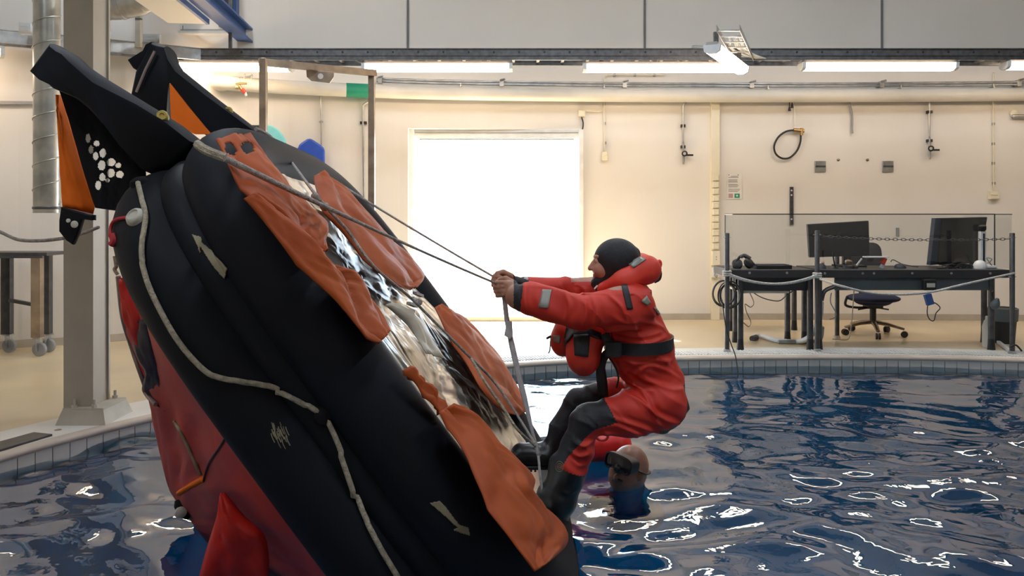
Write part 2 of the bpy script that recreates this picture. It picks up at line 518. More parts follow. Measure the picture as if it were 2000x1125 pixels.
# ------------------------------------------------------------------ pool outline
edge_px = [(0, 893), (160, 848), (330, 808), (560, 764), (780, 732), (1000, 712), (1200, 702), (1500, 697), (1750, 697), (2000, 703)]
vis = [PF(a, b) for a, b in edge_px]
loop_ctrl = vis + [Vector((5.6, 6.45, 0)), Vector((6.7, 5.2, 0)), Vector((7.0, 3.6, 0)), Vector((6.2, 1.9, 0)), Vector((4.2, .95, 0)),
                   Vector((1.5, .7, 0)), Vector((-.9, .75, 0)), Vector((-2.3, 1.4, 0)), Vector((-2.9, 2.6, 0)), Vector((-2.92, 3.4, 0))]
_l = spline(loop_ctrl, 12, True)
def resample(pts, step):
    pts = [Vector(p) for p in pts] + [Vector(pts[0])]; d = [0]
    for a, b in zip(pts, pts[1:]): d.append(d[-1] + (b - a).length)
    n = max(3, int(round(d[-1] / step))); out = []
    tx = np.linspace(0, d[-1], n + 1)[:-1]
    X = [np.interp(tx, d, [p[i] for p in pts]) for i in range(3)]
    return [Vector((X[0][i], X[1][i], X[2][i])) for i in range(n)]
LOOP = resample(_l, .1)
NL = len(LOOP)
LN = []      # outward normals
for i in range(NL):
    t = LOOP[(i + 2) % NL] - LOOP[i - 2]; t.normalize(); LN.append(Vector((-t.y, t.x, 0)))
if sum((p - Vector((2, 3.5, 0))).dot(n) for p, n in zip(LOOP, LN)) < 0: LN = [-n for n in LN]
def offl(d, z): return [p + n * d + Vector((0, 0, z)) for p, n in zip(LOOP, LN)]
def band(rows, mb=None):
    mb = mb or MB(); n = NL; vs_ = [p for r in rows for p in r]
    mb.add(vs_, [(i * n + k, i * n + (k + 1) % n, (i + 1) * n + (k + 1) % n, (i + 1) * n + k) for i in range(len(rows) - 1) for k in range(n)])
    return mb
# deck: from the pool surround outwards to the walls
SUR = .46
outer = []
for p, n in zip(LOOP, LN): outer.append(p + n * 14.0)
struct('floor', band([offl(SUR - .02, 0), outer]), 'deck', smooth=False)
sur = struct('pool_surround', band([offl(.06, -.05), offl(.06, .004), offl(SUR, .004), offl(SUR, -.02)]), 'pool_surround', angle=30)
struct('pool_coping', band([offl(.02, -.05), offl(-.006, -.022), offl(-.006, -.006), offl(.006, .006), offl(.065, .006), offl(.065, -.05)]), 'coping', angle=50)
# basin: band behind the tiles, wall and floor
basin = struct('pool_basin', band([offl(.02, -.022), offl(.02, -2.2), offl(.0, -2.2)]), 'grout', angle=30)
struct('pool_wall', band([offl(.014, -.16), offl(.014, -2.2)]), 'pool_blue', angle=30)
fl = MB(); fl.add([p + Vector((0, 0, -2.2)) for p in LOOP], [tuple(range(NL))]); struct('pool_floor', fl, 'pool_blue', smooth=False)
# one tile per ten centimetres round the rim, two courses deep
tile_me = None; nt_ = 0
def in_view(p): return p.y > 3.3 and -.78 < p.x / p.y < .72
for i in range(NL):
    a = LOOP[i]; b = LOOP[(i + 1) % NL]; c = (a + b) / 2
    if not in_view(c): continue
    if tile_me is None:
        t = obj('tile', MB().box((0, 0, 0), (.0945, .016, .125)), 'tile', basin, bevel=0); tile_me = t
    else:
        t = tile_me.copy(); COL.objects.link(t); t.parent = basin
    nrm = (LN[i] + LN[(i + 1) % NL]).normalized()
    t.location = (c.x + nrm.x * .012, c.y + nrm.y * .012, -.087)
    d = b - a; t.rotation_euler = (0, 0, math.atan2(d.y, d.x)); nt_ += 1
rest = MB()
for i in range(NL):
    a = LOOP[i]; b = LOOP[(i + 1) % NL]; c = (a + b) / 2
    if in_view(c): continue
    nrm = (LN[i] + LN[(i + 1) % NL]).normalized(); d = b - a
    rest.box((c.x + nrm.x * .012, c.y + nrm.y * .012, -.087), (.0945, .016, .125), math.atan2(d.y, d.x))
o = obj('tile_row', rest, 'tile', basin); o['kind'] = 'stuff'
# ribbed overflow grating let into the surround
gr = MB(); G1 = resample(offl(.20, .009), .028); 
for i, p in enumerate(G1):
    if not (p.y > 5.2): continue
    q = G1[(i + 1) % len(G1)]; d = (q - p).normalized(); nn = Vector((-d.y, d.x, 0))
    gr.bar(p - nn * .085, p + nn * .085, .014, .008)
o = obj('drain_grating', gr, 'white_plastic', smooth=False)
o['kind'] = 'structure'
# dark floor grille at the left and a small drain hole
g = thing('floor_drain', 'dark rectangular floor drain grille beside the steel column', 'drain', PF(55, 866))
a, b, c, d_ = PF(0, 868), PF(66, 850), PF(102, 854), PF(0, 886)
up = Vector((0, 0, .012))
obj('grille', MB().prism([PF(-60, 884) + up * .3, PF(66, 849) + up * .3, PF(102, 853) + up * .3, PF(-60, 902) + up * .3], up), 'dark_steel', g, smooth=False)
tag(obj('drain_hole', MB().lathe(PF(113, 841) + Vector((0, 0, .003)), (0, 0, 1), [(.02, 0), (.02, .003), (.013, .004), (0.012, .002)], 16), 'frame_steel'), 'small round rusty drain hole in the white surround', 'drain')

# ------------------------------------------------------------------ water
def water_height(X, Y):
    rs = np.random.default_rng(5); Z = np.zeros_like(X)
    wx = X + .10 * np.sin(2.1 * Y + .7) + .07 * np.sin(3.7 * X + 1.9 * Y); wy = Y + .10 * np.sin(1.7 * X + 2.0) + .06 * np.sin(4.3 * Y - 2.3 * X)
    for k in range(54):
        lam = .16 * (6.0 ** rs.random()); th = rs.normal(1.45, .75); ph = rs.random() * 6.28
        kx, ky = math.cos(th) * 6.28 / lam, math.sin(th) * 6.28 / lam
        A = .0014 * (lam / .35) ** .95
        Z += A * np.sin(kx * wx + ky * wy + ph)
    return Z
hs = .0135
gx = np.arange(-3.2, 7.2, hs); gy = np.arange(.6, 7.05, hs)
X, Y = np.meshgrid(gx, gy, indexing='ij')
def inside(X, Y, poly):
    r = np.zeros(X.shape, bool); n = len(poly)
    for i in range(n):
        x0, y0 = poly[i].x, poly[i].y; x1, y1 = poly[(i + 1) % n].x, poly[(i + 1) % n].y
        if y0 == y1: continue
        c = ((y0 > Y) != (y1 > Y)) & (X < (x1 - x0) * (Y - y0) / (y1 - y0) + x0)
        r ^= c
    return r
keep = inside(X, Y, offl(.016, 0)[::2])
dist_calm = np.clip((6.9 - Y) / 2.4, .28, 1)
Z = WATER_Z + water_height(X, Y) * dist_calm
nx_, ny_ = X.shape
ids = np.arange(nx_ * ny_).reshape(nx_, ny_)
fk = keep[:-1, :-1] & keep[1:, :-1] & keep[1:, 1:] & keep[:-1, 1:]
quads = np.stack([ids[:-1, :-1][fk], ids[1:, :-1][fk], ids[1:, 1:][fk], ids[:-1, 1:][fk]], 1)
used = np.unique(quads); remap = -np.ones(nx_ * ny_, int); remap[used] = np.arange(len(used))
wv = np.stack([X.ravel(), Y.ravel(), Z.ravel()], 1)[used]
me = bpy.data.meshes.new('pool_water')
me.vertices.add(len(wv)); me.vertices.foreach_set('co', wv.astype(np.float32).ravel())
qf = remap[quads].astype(np.int32)
me.loops.add(qf.size); me.loops.foreach_set('vertex_index', qf.ravel())
me.polygons.add(len(qf)); me.polygons.foreach_set('loop_start', np.arange(0, qf.size, 4, dtype=np.int32))
me.update(calc_edges=True); me.shade_smooth(); me.materials.append(M['water'])
water = bpy.data.objects.new('pool_water', me); COL.objects.link(water)
water['label'] = 'rippled deep blue water filling the round pool'; water['category'] = 'water'; water['kind'] = 'stuff'
# ================================================================== CABLE TRAY AND LAMPS
TRAY_Y = 7.9
def tray_pt(px, py): return P(px, py, TRAY_Y)
tz1 = P(1000, 95, TRAY_Y).z; tz0 = P(1000, 117, TRAY_Y).z
tray = thing('cable_tray', 'long dark steel cable tray with punched holes hanging across the hall', 'cable tray', (0, TRAY_Y, tz0))
TX0, TX1 = -3.2, 8.6
hh = (tz1 - tz0)
def rail(y):
    mb = MB()
    mb.box2((TX0, y - .004, tz0), (TX1, y + .004, tz1))
    mb.box2((TX0, y - .016, tz1 - .006), (TX1, y + .016, tz1 + .002))
    mb.box2((TX0, y - .016, tz0 - .002), (TX1, y + .016, tz0 + .006))
    mb.box2((TX0, y - .012, tz0 + hh * .36), (TX1, y + .004, tz0 + hh * .42))
    return mb
obj('side_rail', rail(TRAY_Y), 'tray_steel', tray, smooth=False)
obj('side_rail', rail(TRAY_Y + .30), 'tray_steel', tray, smooth=False)
r0 = None; h0 = None
for k in range(43):
    x = -3.1 + k * .2595
    if r0 is None:
        r0 = obj('rung', MB().box((0, TRAY_Y + .15, tz0 + .03), (.03, .3, .014)), 'galv', tray, smooth=False)
        h0 = obj('punched_hole', MB().cyl((0, TRAY_Y - .0045, tz0 + hh * .68), (0, TRAY_Y - .009, tz0 + hh * .68), .011, n=10), 'black_plastic', tray)
        r, hl = r0, h0
    else:
        r = r0.copy(); COL.objects.link(r); hl = h0.copy(); COL.objects.link(hl); r.parent = tray; hl.parent = tray
    r.location.x = x; hl.location.x = x + .06
# the tray follows the wall round at the left
bend = [Vector((-3.2, TRAY_Y, 0)), Vector((-3.9, 7.50, 0)), Vector((-4.9, 6.98, 0)), Vector((-6.0, 6.3, 0))]
for i in range(3):
    a_, b_ = bend[i], bend[i + 1]; zc_ = Vector((0, 0, (tz0 + tz1) / 2)); dn = (b_ - a_).normalized(); sd = Vector((-dn.y, dn.x, 0)); sd = sd if sd.y > 0 else -sd
    for w_ in (0, .16):
        mbr = MB().bar(a_ + zc_ + sd * w_, b_ + zc_ + sd * w_, .008, hh)
        mbr.bar(a_ + sd * w_ + Vector((0, 0, tz1)), b_ + sd * w_ + Vector((0, 0, tz1)), .03, .008).bar(a_ + sd * w_ + Vector((0, 0, tz0)), b_ + sd * w_ + Vector((0, 0, tz0)), .03, .008)
        obj('side_rail', mbr, 'galv', tray, smooth=False)
    for k in range(4):
        q = a_.lerp(b_, (k + .5) / 4) + Vector((0, 0, tz0 + .03)); obj('rung', MB().bar(q, q + sd * .16, .03, .014), 'galv', tray, smooth=False)
# hanging rods to the ceiling
for px in (270,):
    p = tray_pt(px, 0)
for x in (-2.95, 7.2):
    obj('hanger_rod', MB().box2((x - .015, TRAY_Y + .13, tz1), (x + .015, TRAY_Y + .16, H_CEIL)), 'tray_steel', tray, smooth=False)
# clipped wires drooping below the rail
def wire(pts, r, m, parent, name='wire'):
    return obj(name, MB().tube(spline(pts, 5), r, 6), m, parent)
for px in (470, 690, 805, 895, 930, 1265, 1320, 1380, 1700, 1775):
    w = random.uniform(18, 40)
    wire([tray_pt(px, 112) + Vector((0, .02, 0)), tray_pt(px + w * .35, 119) + Vector((0, .03, 0)), tray_pt(px + w * .7, 120) + Vector((0, .04, 0)), tray_pt(px + w, 110) + Vector((0, .06, 0))], .006, 'white_plastic', tray)

LAMP_Y = TRAY_Y + .06
def lamp(a, b, name_label, group='fluorescent lamps under the cable tray', w=.15, h=.095, hang=None, glow='lamp_glow'):
    """a, b: centres of the two ends at the underside of the housing"""
    a = Vector(a); b = Vector(b); d = (b - a); L = d.length; d.normalize(); s = Vector((-d.y, d.x, 0)).normalized(); z = Vector((0, 0, 1))
    t = thing('fluorescent_lamp', name_label, 'lamp', (a + b) / 2, group)
    def sect(p, prof): return [p + s * x + z * y for x, y in prof]
    def ext(prof, p0, p1): return MB().prism(sect(p0, prof), p1 - p0)
    obj('housing', ext([(-w * .36, 0), (w * .36, 0), (w * .30, h * .28), (-w * .30, h * .28)], a, b), 'lamp_housing', t, smooth=False)
    prof = [(-w * .5, -.004), (-w * .46, -h * .55), (-w * .2, -h * .78), (w * .2, -h * .78), (w * .46, -h * .55), (w * .5, -.004)]
    obj('diffuser', ext(prof, a + d * .035, b - d * .035), glow, t, smooth=False)
    pe = [(-w * .51, .002), (-w * .47, -h * .57), (-w * .2, -h * .80), (w * .2, -h * .80), (w * .47, -h * .57), (w * .51, .002)]
    obj('end_cap', ext(pe, a, a + d * .035), 'lamp_end', t, smooth=False)
    obj('end_cap', ext(pe, b - d * .035, b), 'lamp_end', t, smooth=False)
    for f in (.12, .88):
        q = a.lerp(b, f)
        obj('bracket', MB().box2(q + Vector((-.02, -.02, h * .28)), q + Vector((.02, .02, hang if hang else .055))), 'tray_steel', t, smooth=False)
    return t
ly = 128
def lp(px, py=ly): return P(px, py, LAMP_Y)
lamp(lp(325, 124), lp(572, 126), 'glowing fluorescent lamp behind the far black raft ramp')
lamp(lp(708, 126), lp(1001, 126), 'glowing fluorescent lamp left of centre above the bright doorway')
lamp(lp(1138, 127), lp(1442, 127), 'glowing fluorescent lamp touching the slanting lamp by the wire bundle')
lamp(lp(1563, 124), lp(1866, 124), 'glowing fluorescent lamp above the desks, alone on its stretch of tray')
lamp(lp(1960, 122), lp(2255, 122), 'glowing fluorescent lamp cut off by the right picture edge')
lamp(P(-240, 96, 6.4), P(8, 97, 6.95), 'sliver of a glowing lamp at the far left picture edge')
# lamp on the branch tray that leads out over the pool
ba = P(1428, 134, LAMP_Y + .02); bb = Vector((P(1390, 150, 6.75).x, 6.75, ba.z - .02))
lamp(bb, Vector((ba.x + .06, LAMP_Y - .15, ba.z - .02)), 'slanting lamp seen end-on below the branch of the tray', group=None, hang=.14)
br = thing('branch_tray', 'short galvanised branch tray with white wires above the slanting lamp', 'cable tray', (ba.x, LAMP_Y, tz0))
e0 = Vector((ba.x + .12, LAMP_Y - .02, tz0 + .02)); e1 = Vector((bb.x + .10, 6.6, tz0 + .02))
for s_ in (-.1, .1):
    obj('side_rail', MB().bar(e0 + Vector((s_, 0, 0)), e1 + Vector((s_, 0, 0)), .006, .05), 'galv', br, smooth=False)
for k in range(6):
    q = e0.lerp(e1, (k + .5) / 6); obj('rung', MB().box(q, (.2, .02, .012)), 'galv', br, smooth=False)
for k in range(7):
    o_ = random.uniform(-.08, .08)
    wire([Vector((e0.x + .45 + o_, LAMP_Y + .1, tz0 + .03)), Vector((e0.x + .22 + o_ * .5, LAMP_Y - .02, tz0 + .012)), e0.lerp(e1, .25) + Vector((o_, 0, .01 + .02 * random.random())), e0.lerp(e1, .6) + Vector((o_ * .8, 0, .03))], .009, 'white_plastic', br)
# unseen ceiling lamps, added as fill for raft, suit and upper wall

def fill_lamp(x, y, label):
    return lamp((x, y - .75, H_CEIL - .12), (x, y + .75, H_CEIL - .12), label, group='added fill lamps above the pool', w=.22, h=.10, hang=.12, glow='fill_glow')
for i, y in enumerate((1.0, 5.9)):
    for j, x in enumerate((-2.8, .6, 4.0)):
        fill_lamp(x, y, 'added unseen fill lamp on the ceiling above the pool')
# ================================================================== THE CAPSIZED LIFERAFT
RU = Vector((-.594, 0, .8045)); RN = Vector((.8045, 0, .594)); RD = .606
CAMP = Vector((0, 0, CAM_Z))
R_YC, R_A, R_B, R_U0, R_P = 3.45, 1.15, 1.05, -.232, 3.8
TR = .150
def RP(u, Y, n): return CAMP + RU * u + RN * (n - RD) + Vector((0, Y, 0))
def raft_px(px, py, n=0.0):
    """the point of the plane n above the raft's underside that a pixel looks at"""
    d = Vector(((px - 1000) / F, 1, -(py - HORIZON) / F)); t = (n - RD) / d.dot(RN)
    return CAMP + d * t
def plan(th, inset=0.0):
    c, s = math.cos(th), math.sin(th); e = 2.0 / R_P
    du = (R_A - inset) * math.copysign(abs(c) ** e, c); dy = (R_B - inset) * math.copysign(abs(s) ** e, s)
    return (R_U0 + du - .085 * dy * max(0, du / R_A), R_YC + dy)
def plan_loop(n, inset=0.0):
    raw = [Vector((*plan(2 * math.pi * k / 720, inset), 0)) for k in range(720)]
    d = [0]
    for a, b in zip(raw, raw[1:] + raw[:1]): d.append(d[-1] + (b - a).length)
    t = np.linspace(0, d[-1], n + 1)[:-1]; xs = [p.x for p in raw + raw[:1]]; ys = [p.y for p in raw + raw[:1]]
    return list(zip(np.interp(t, d, xs), np.interp(t, d, ys)))
raft = thing('liferaft', 'black and red inflatable liferaft tipped up on its edge in the pool', 'liferaft', RP(R_U0, R_YC, -.3))
NPL = 150
def tube_mesh(nc, r, inset):
    lp_ = plan_loop(NPL, inset); pts = [RP(u, y, nc) for u, y in lp_]
    return MB().tube(pts, r, 28, closed=True, up=RN)
t1 = tube_mesh(-TR, TR, TR); obj('buoyancy_tube', t1, 'rubber', raft, angle=None)
t2 = tube_mesh(-3 * TR + .012, TR, TR - .012); obj('buoyancy_tube', t2, 'rubber', raft, angle=None)
ts = MB().tube([RP(u, y, -2 * TR + .006) for u, y in plan_loop(NPL, .104)], .078, 12, closed=True)
raft_bvh = BVHTree.FromPolygons([Vector(v) for v in t1.v + t2.v + ts.v], t1.f + [tuple(i + len(t1.v) for i in f) for f in t2.f] + [tuple(i + len(t1.v) + len(t2.v) for i in f) for f in ts.f])
def on_raft(px, py, lift=.004, bvh=None):
    d = Vector(((px - 1000) / F, 1, -(py - HORIZON) / F)).normalized()
    h = (bvh or raft_bvh).ray_cast(CAMP, d)
    if h[0] is None: return None, None
    n = h[1] if h[1].dot(d) < 0 else -h[1]
    return h[0] + n * lift, n
# strip where the two tubes are glued together
obj('tube_seam', ts, 'rubber', raft, angle=None)

# underside: crumpled silver foil
def nz(x, y, s, seed=0):
    return (math.sin(x * s + seed) * math.cos(y * s * 1.3 + seed * 1.7) + .6 * math.sin(x * s * 2.3 - y * s * 1.9 + seed * 2.1) + .35 * math.sin(x * s * 4.9 + y * s * 4.1 + seed)) / 1.95
NU, NV = 96, 84
G = []
for i in range(NU + 1):
    row = []
    rr = i / NU
    for j in range(NV + 1):
        th = 2 * math.pi * j / NV; u, y = plan(th, TR * 1.0)
        u = R_U0 + (u - R_U0) * rr; y = R_YC + (y - R_YC) * rr
        edge = min(1, (1 - rr) * 6)
        n = -.03 - .035 * edge + edge * (.020 * nz(u, y, 6, 1) + .013 * nz(u, y, 15, 2) + .007 * abs(nz(u, y, 34, 3)))
        row.append(RP(u, y, n))
    G.append(row)
obj('foil_floor', MB().grid(G), 'foil', raft, angle=None)

# patches of cloth between two edges
def strip(left, right, rows=26, cols=12, bulge=.05, fold=.012, seed=1, nrm=None, ridge=0.0, skip=None, sag_=0.0):
    L_ = spline(left, 8); R_ = spline(right, 8)
    def rs(p, n):
        d = [0]
        for a, b in zip(p, p[1:]): d.append(d[-1] + (b - a).length)
        t = np.linspace(0, d[-1], n); return [Vector([float(np.interp(x, d, [q[i] for q in p])) for i in range(3)]) for x in t]
    L_ = rs(L_, rows); R_ = rs(R_, rows); G = []
    nrm = nrm or RN
    for i in range(rows):
        row = []
        for j in range(cols):
            t = j / (cols - 1); s = i / (rows - 1); p = L_[i].lerp(R_[i], t)
            b = bulge * math.sin(math.pi * t) ** .7 * (math.sin(math.pi * min(1, s * 1.15 + .08))) ** .6
            f = fold * (nz(t * 1.0 + s * .35, s * .5, 7.0, seed) + .5 * nz(t, s, 17, seed + 3))
            f *= math.sin(math.pi * t) ** .35 if 0 < t < 1 else .15
            if ridge:
                w = t * 5.2 + seed + 1.1 * math.sin(s * 3.3 + seed) + .5 * math.sin(s * 7.1 + 2 * seed)
                f += ridge * (abs(math.sin(w)) ** .6 - .5) * min(1, 5 * t, 5 * (1 - t) + .3) + ridge * .5 * (abs(math.sin(s * 6 + 4 * t + seed)) ** .7 - .5)
            row.append(p + nrm * (b + f))
        G.append(row)
    return MB().grid(G, skip=skip)
def pk(pts, n=.05): return [raft_px(a, b, n) for a, b in pts]
def pocket(left, right, label, n=.03, bulge=.09, seed=1, holes=None, rows=48, cols=30):
    Lp, Rp = pk(left, n), pk(right, n)
    sk = None
    mb = strip(Lp, Rp, rows, cols, bulge * .38, .010, seed, ridge=.028)
    if holes:
        keep = []
        for f in mb.f:
            c = sum((Vector(mb.v[i]) for i in f), Vector()) / len(f); px = 1000 + c.x / c.y * F; py = HORIZON + (CAM_Z - c.z) / c.y * F
            if not any((((px - hx) * math.cos(a) + (py - hy) * math.sin(a)) / rx) ** 2 + ((-(px - hx) * math.sin(a) + (py - hy) * math.cos(a)) / ry) ** 2 < 1 for hx, hy, rx, ry, a in holes): keep.append(f)
        mb.f = keep; mb.m = [0] * len(keep)
    o = obj('ballast_pocket', mb, 'pocket', raft, angle=None, solid=.005, normals=False); o['label'] = label
    return o
pocket([(419, 274), (446, 328), (486, 385), (540, 440), (586, 482), (614, 498)], [(483, 265), (522, 312), (572, 372), (614, 418), (640, 446), (632, 494)],
       'orange ballast pocket with two torn holes', holes=[(450, 292, 15, 10, .9), (484, 288, 13, 12, .4)], seed=1, rows=70, cols=40, bulge=.06)
pocket([(473, 390), (512, 436), (566, 500), (618, 556), (672, 612), (712, 654), (738, 672)], [(488, 392), (548, 436), (600, 490), (640, 530), (700, 553), (742, 612), (757, 650)],
       'orange ballast pocket folded over the black tube', seed=4, bulge=.10, rows=60)
pocket([(614, 344), (618, 384), (628, 416), (672, 460), (720, 515), (768, 556), (800, 566)], [(622, 343), (664, 372), (700, 410), (748, 458), (796, 506), (824, 540), (814, 562)],
       'orange ballast pocket on the far side', seed=6, bulge=.09)
pocket([(847, 602), (872, 650), (908, 706), (936, 760), (972, 797), (1012, 814)], [(856, 600), (904, 622), (950, 668), (974, 692), (1004, 748), (1030, 802)],
       'orange ballast pocket low on the far side', seed=8, bulge=.09)
pocket([(786, 724), (812, 756), (838, 786), (856, 808)], [(792, 724), (826, 758), (858, 782), (876, 806)], 'narrow orange ballast pocket', seed=9, bulge=.03, rows=16, cols=8)
pocket([(856, 806), (892, 862), (926, 936), (966, 1010), (1006, 1072), (1042, 1118)], [(872, 802), (926, 828), (962, 880), (1000, 918), (1034, 952), (1036, 984), (1068, 1008), (1102, 1046), (1098, 1072), (1062, 1104)],
       'large orange ballast pocket sagging over the lower edge', seed=12, bulge=.13, rows=60, n=.05)
# creased silver flap and reflective ladder web on the foil
obj('foil_flap', strip(pk([(752, 596), (800, 640), (832, 690)], .03), pk([(764, 594), (822, 634), (868, 700)], .03), 14, 8, .03, .01, 5), 'flap', raft, angle=None, solid=.003, normals=False)
for k in range(5):
    a = raft_px(786 + k * 6, 612 - k * 10, .02); b = raft_px(800 + k * 6, 618 - k * 10, .02)
    obj('ladder_rung', MB().bar(a, b, .02, .012), 'webbing', raft, smooth=False)

def cord(pts, r, m, name, per=7, parent=raft, n=7):
    return obj(name, MB().tube(spline(pts, per), r, n), m, parent)

# ---- canopy: a tent hanging from the lower tube down to the water
apex_n = -1.36
C = []
NR = 34
lp0 = plan_loop(NPL, TR * .7)
for i in range(NR + 1):
    t = i / NR; row = []
    for k in range(NPL + 1):
        u, y = lp0[k % NPL]; th = 2 * math.pi * k / NPL
        ridge = max(0, abs(math.sin(th)))      # ridge arch runs along u
        sc = (1 - t) ** .92
        uu = R_U0 - .02 + (u - R_U0) * (sc * (1 - .0) + .16 * t) ; yy = R_YC + (y - R_YC) * (sc + .03 * t)
        n = -4 * TR + .06 + (apex_n + 4 * TR - .06) * t
        f = math.sin(math.pi * t) * (.035 * nz(th * 1.2, t * .6, 3.2, 2) + .02 * nz(th * 2, t, 7, 5)) - .05 * math.sin(math.pi * t) * (.5 + .5 * math.cos(6 * th))
        dd = Vector((u - R_U0, y - R_YC, 0)).normalized()
        row.append(RP(uu + dd.x * f, yy + dd.y * f, n))
    C.append(row)
cmb = MB().grid(C)
obj('canopy', cmb, 'canopy', raft, angle=None, solid=.004)
can_bvh = BVHTree.FromPolygons([Vector(v) for v in cmb.v], cmb.f)
# loose bright red sheet hanging from the arch into the water
obj('canopy_sheet', strip([P(433, 962, 2.74), P(424, 1010, 2.74), P(404, 1074, 2.76), P(384, 1150, 2.78), P(380, 1175, 2.78)], [P(438, 962, 2.74), P(476, 1008, 2.72), P(512, 1040, 2.72), P(524, 1080, 2.74), P(524, 1175, 2.74)], 24, 12, .05, .02, 3, nrm=Vector((0, -1, .1))), 'canopy_lining', raft, angle=None, solid=.006, normals=False)
# door curtains on the far left side of the canopy
def can_edge(px, py):
    for k in range(60):
        h = on_raft(px + 2 * k, py, 0, can_bvh)[0]
        if h is not None: return h.y
    return 3.9
def PE(a, b, back=0.0): return P(a, b, can_edge(a, b) + back)
cl1 = [(231, 540), (240, 620), (258, 680), (270, 716), (284, 756)]; cr1 = [(262, 545), (280, 620), (290, 680), (296, 712), (312, 756)]
cl2 = [(268, 628), (263, 660), (272, 698), (288, 728), (282, 762), (304, 790)]; cr2 = [(290, 620), (302, 680), (314, 730), (324, 770), (334, 800), (338, 812)]
obj('door_curtain', strip([PE(*q, .02) for q in cl1], [PE(*q, .05) for q in cr1], 20, 8, .03, .02, 2, nrm=Vector((0, -1, 0))), 'canopy_lining', raft, angle=None, solid=.006, normals=False)
obj('door_curtain', strip([PE(*q, -.04) for q in cl2], [PE(*q, .03) for q in cr2], 20, 8, .02, .015, 6, nrm=Vector((0, -1, 0))), 'canopy_dark', raft, angle=None, solid=.006, normals=False)
cord([PE(a, b, .01) for a, b in cl1], .009, 'piping', 'curtain_piping')
cord([PE(a, b, -.05) for a, b in cl2], .009, 'piping', 'curtain_piping')
cord([P(224, 500, 3.3), P(227, 520, 3.3), P(224, 526, 3.3), P(230, 536, 3.3)], .008, 'rope', 'tie_cord')
# seam tapes lying on the canopy
def on_can(px, py, lift=.006):
    p, n = on_raft(px, py, lift, can_bvh)
    return p
def lay(pxs, fn, r, m, name):
    dense = spline([Vector((a, b, 0)) for a, b in pxs], 9)
    pts = [fn(p.x, p.y) for p in dense]; pts = [p for p in pts if p is not None]
    if len(pts) > 1: obj(name, MB().tube(pts, r, 7), m, raft, angle=None)
lay([(458, 816), (440, 858), (410, 905), (400, 940)], on_can, .004, 'canopy_dark', 'seam')
lay([(342, 820), (360, 850), (378, 890), (394, 926)], on_can, .007, 'arrow', 'seam_tape')
lay([(352, 962), (375, 948), (400, 935)], on_can, .012, 'ramp_orange', 'seam_tape')
# drain fitting at the canopy tip
tip = P(366, 988, 3.38)
obj('vent_fitting', MB().lathe(tip, (-.6, -.5, -.4), [(.03, -.02), (.045, 0), (.05, .03), (.03, .045)], 14), 'rubber_web', raft)
obj('vent_cap', MB().lathe(tip + Vector((-.012, -.05, -.01)), (.5, -.7, .3), [(.018, 0), (.024, .006), (.024, .03), (.016, .036)], 14), 'light_white', raft)

# ---- boarding ramps at the top: black inflated arms with orange cloth
def ramp_arm(outline, Y, depth, m='rubber'):
    """inflated flat arm: an outline with rounded section"""
    mbb = MB(); pts = [Vector(p) for p in outline]; c = sum(pts, Vector()) / len(pts); n = len(pts)
    rings = []
    for s, d in ((.80, -.5), (.93, -.36), (1.0, -.12), (1.0, .12), (.93, .36), (.80, .5)):
        rings.append([c.lerp(p, 1) + Vector((0, d * depth, 0)) + (c - p).normalized() * (1 - s) * depth * .9 for p in pts])
    vs_ = [p for r in rings for p in r]
    fs_ = [(i * n + k, i * n + (k + 1) % n, (i + 1) * n + (k + 1) % n, (i + 1) * n + k) for i in range(len(rings) - 1) for k in range(n)]
    fs_.append(tuple(range(n))[::-1]); fs_.append(tuple((len(rings) - 1) * n + k for k in range(n)))
    return mbb.add(vs_, fs_)
YN_, YF_ = 2.98, 3.95
def pl(pts, Y): return [P(a, b, Y) for a, b in pts]
obj('boarding_ramp', ramp_arm(pl([(72, 142), (88, 120), (112, 88), (124, 97), (136, 102), (150, 116), (206, 154), (300, 212), (352, 246), (400, 285), (352, 330), (300, 340), (262, 300), (232, 262), (190, 222), (160, 196), (116, 176), (108, 168), (88, 158)], YN_), YN_, .16), 'rubber', raft, angle=60)
obj('boarding_ramp', ramp_arm(pl([(330, 92), (336, 112), (352, 135), (420, 190), (512, 262), (500, 300), (430, 280), (400, 262), (372, 212), (334, 162), (332, 240), (300, 235), (262, 190), (272, 142), (304, 84), (318, 90)], YF_), YF_, .14), 'rubber', raft, angle=60)
obj('ramp_end_flap', ramp_arm(pl([(252, 119), (284, 98), (290, 86), (300, 82), (296, 120), (278, 144), (262, 134)], YF_ - .02), YF_, .05), 'rubber', raft, angle=60)
obj('ramp_edge_tape', MB().tube([P(302, 100, YF_ - .09), P(284, 136, YF_ - .09), P(266, 180, YF_ - .09)], .007, 6), 'piping', raft)
def sheet(pts, Y, th, m, name, parent=raft):
    return obj(name, MB().prism([P(a, b, Y) if not isinstance(Y, (list, tuple)) else P(a, b, yy) for (a, b), yy in zip(pts, Y if isinstance(Y, (list, tuple)) else [Y] * len(pts))], (0, th, 0)), m, parent, smooth=False)
sheet([(331, 162), (372, 214), (412, 262), (380, 262), (334, 240)], YF_ - .085, .012, 'ramp_orange', 'ramp_cloth')
sheet([(262, 190), (268, 168), (266, 184), (260, 186)], YF_ + .06, .012, 'ramp_orange', 'ramp_cloth')
obj('ramp_cloth', strip(pl([(113, 186), (113, 240), (116, 320), (122, 404)], YN_ + .04), pl([(117, 186), (136, 240), (162, 330), (184, 400), (182, 418)], YN_ + .1), 22, 10, .02, .012, 2, nrm=Vector((0, -1, 0))), 'ramp_orange', raft, angle=None, solid=.006, normals=False)
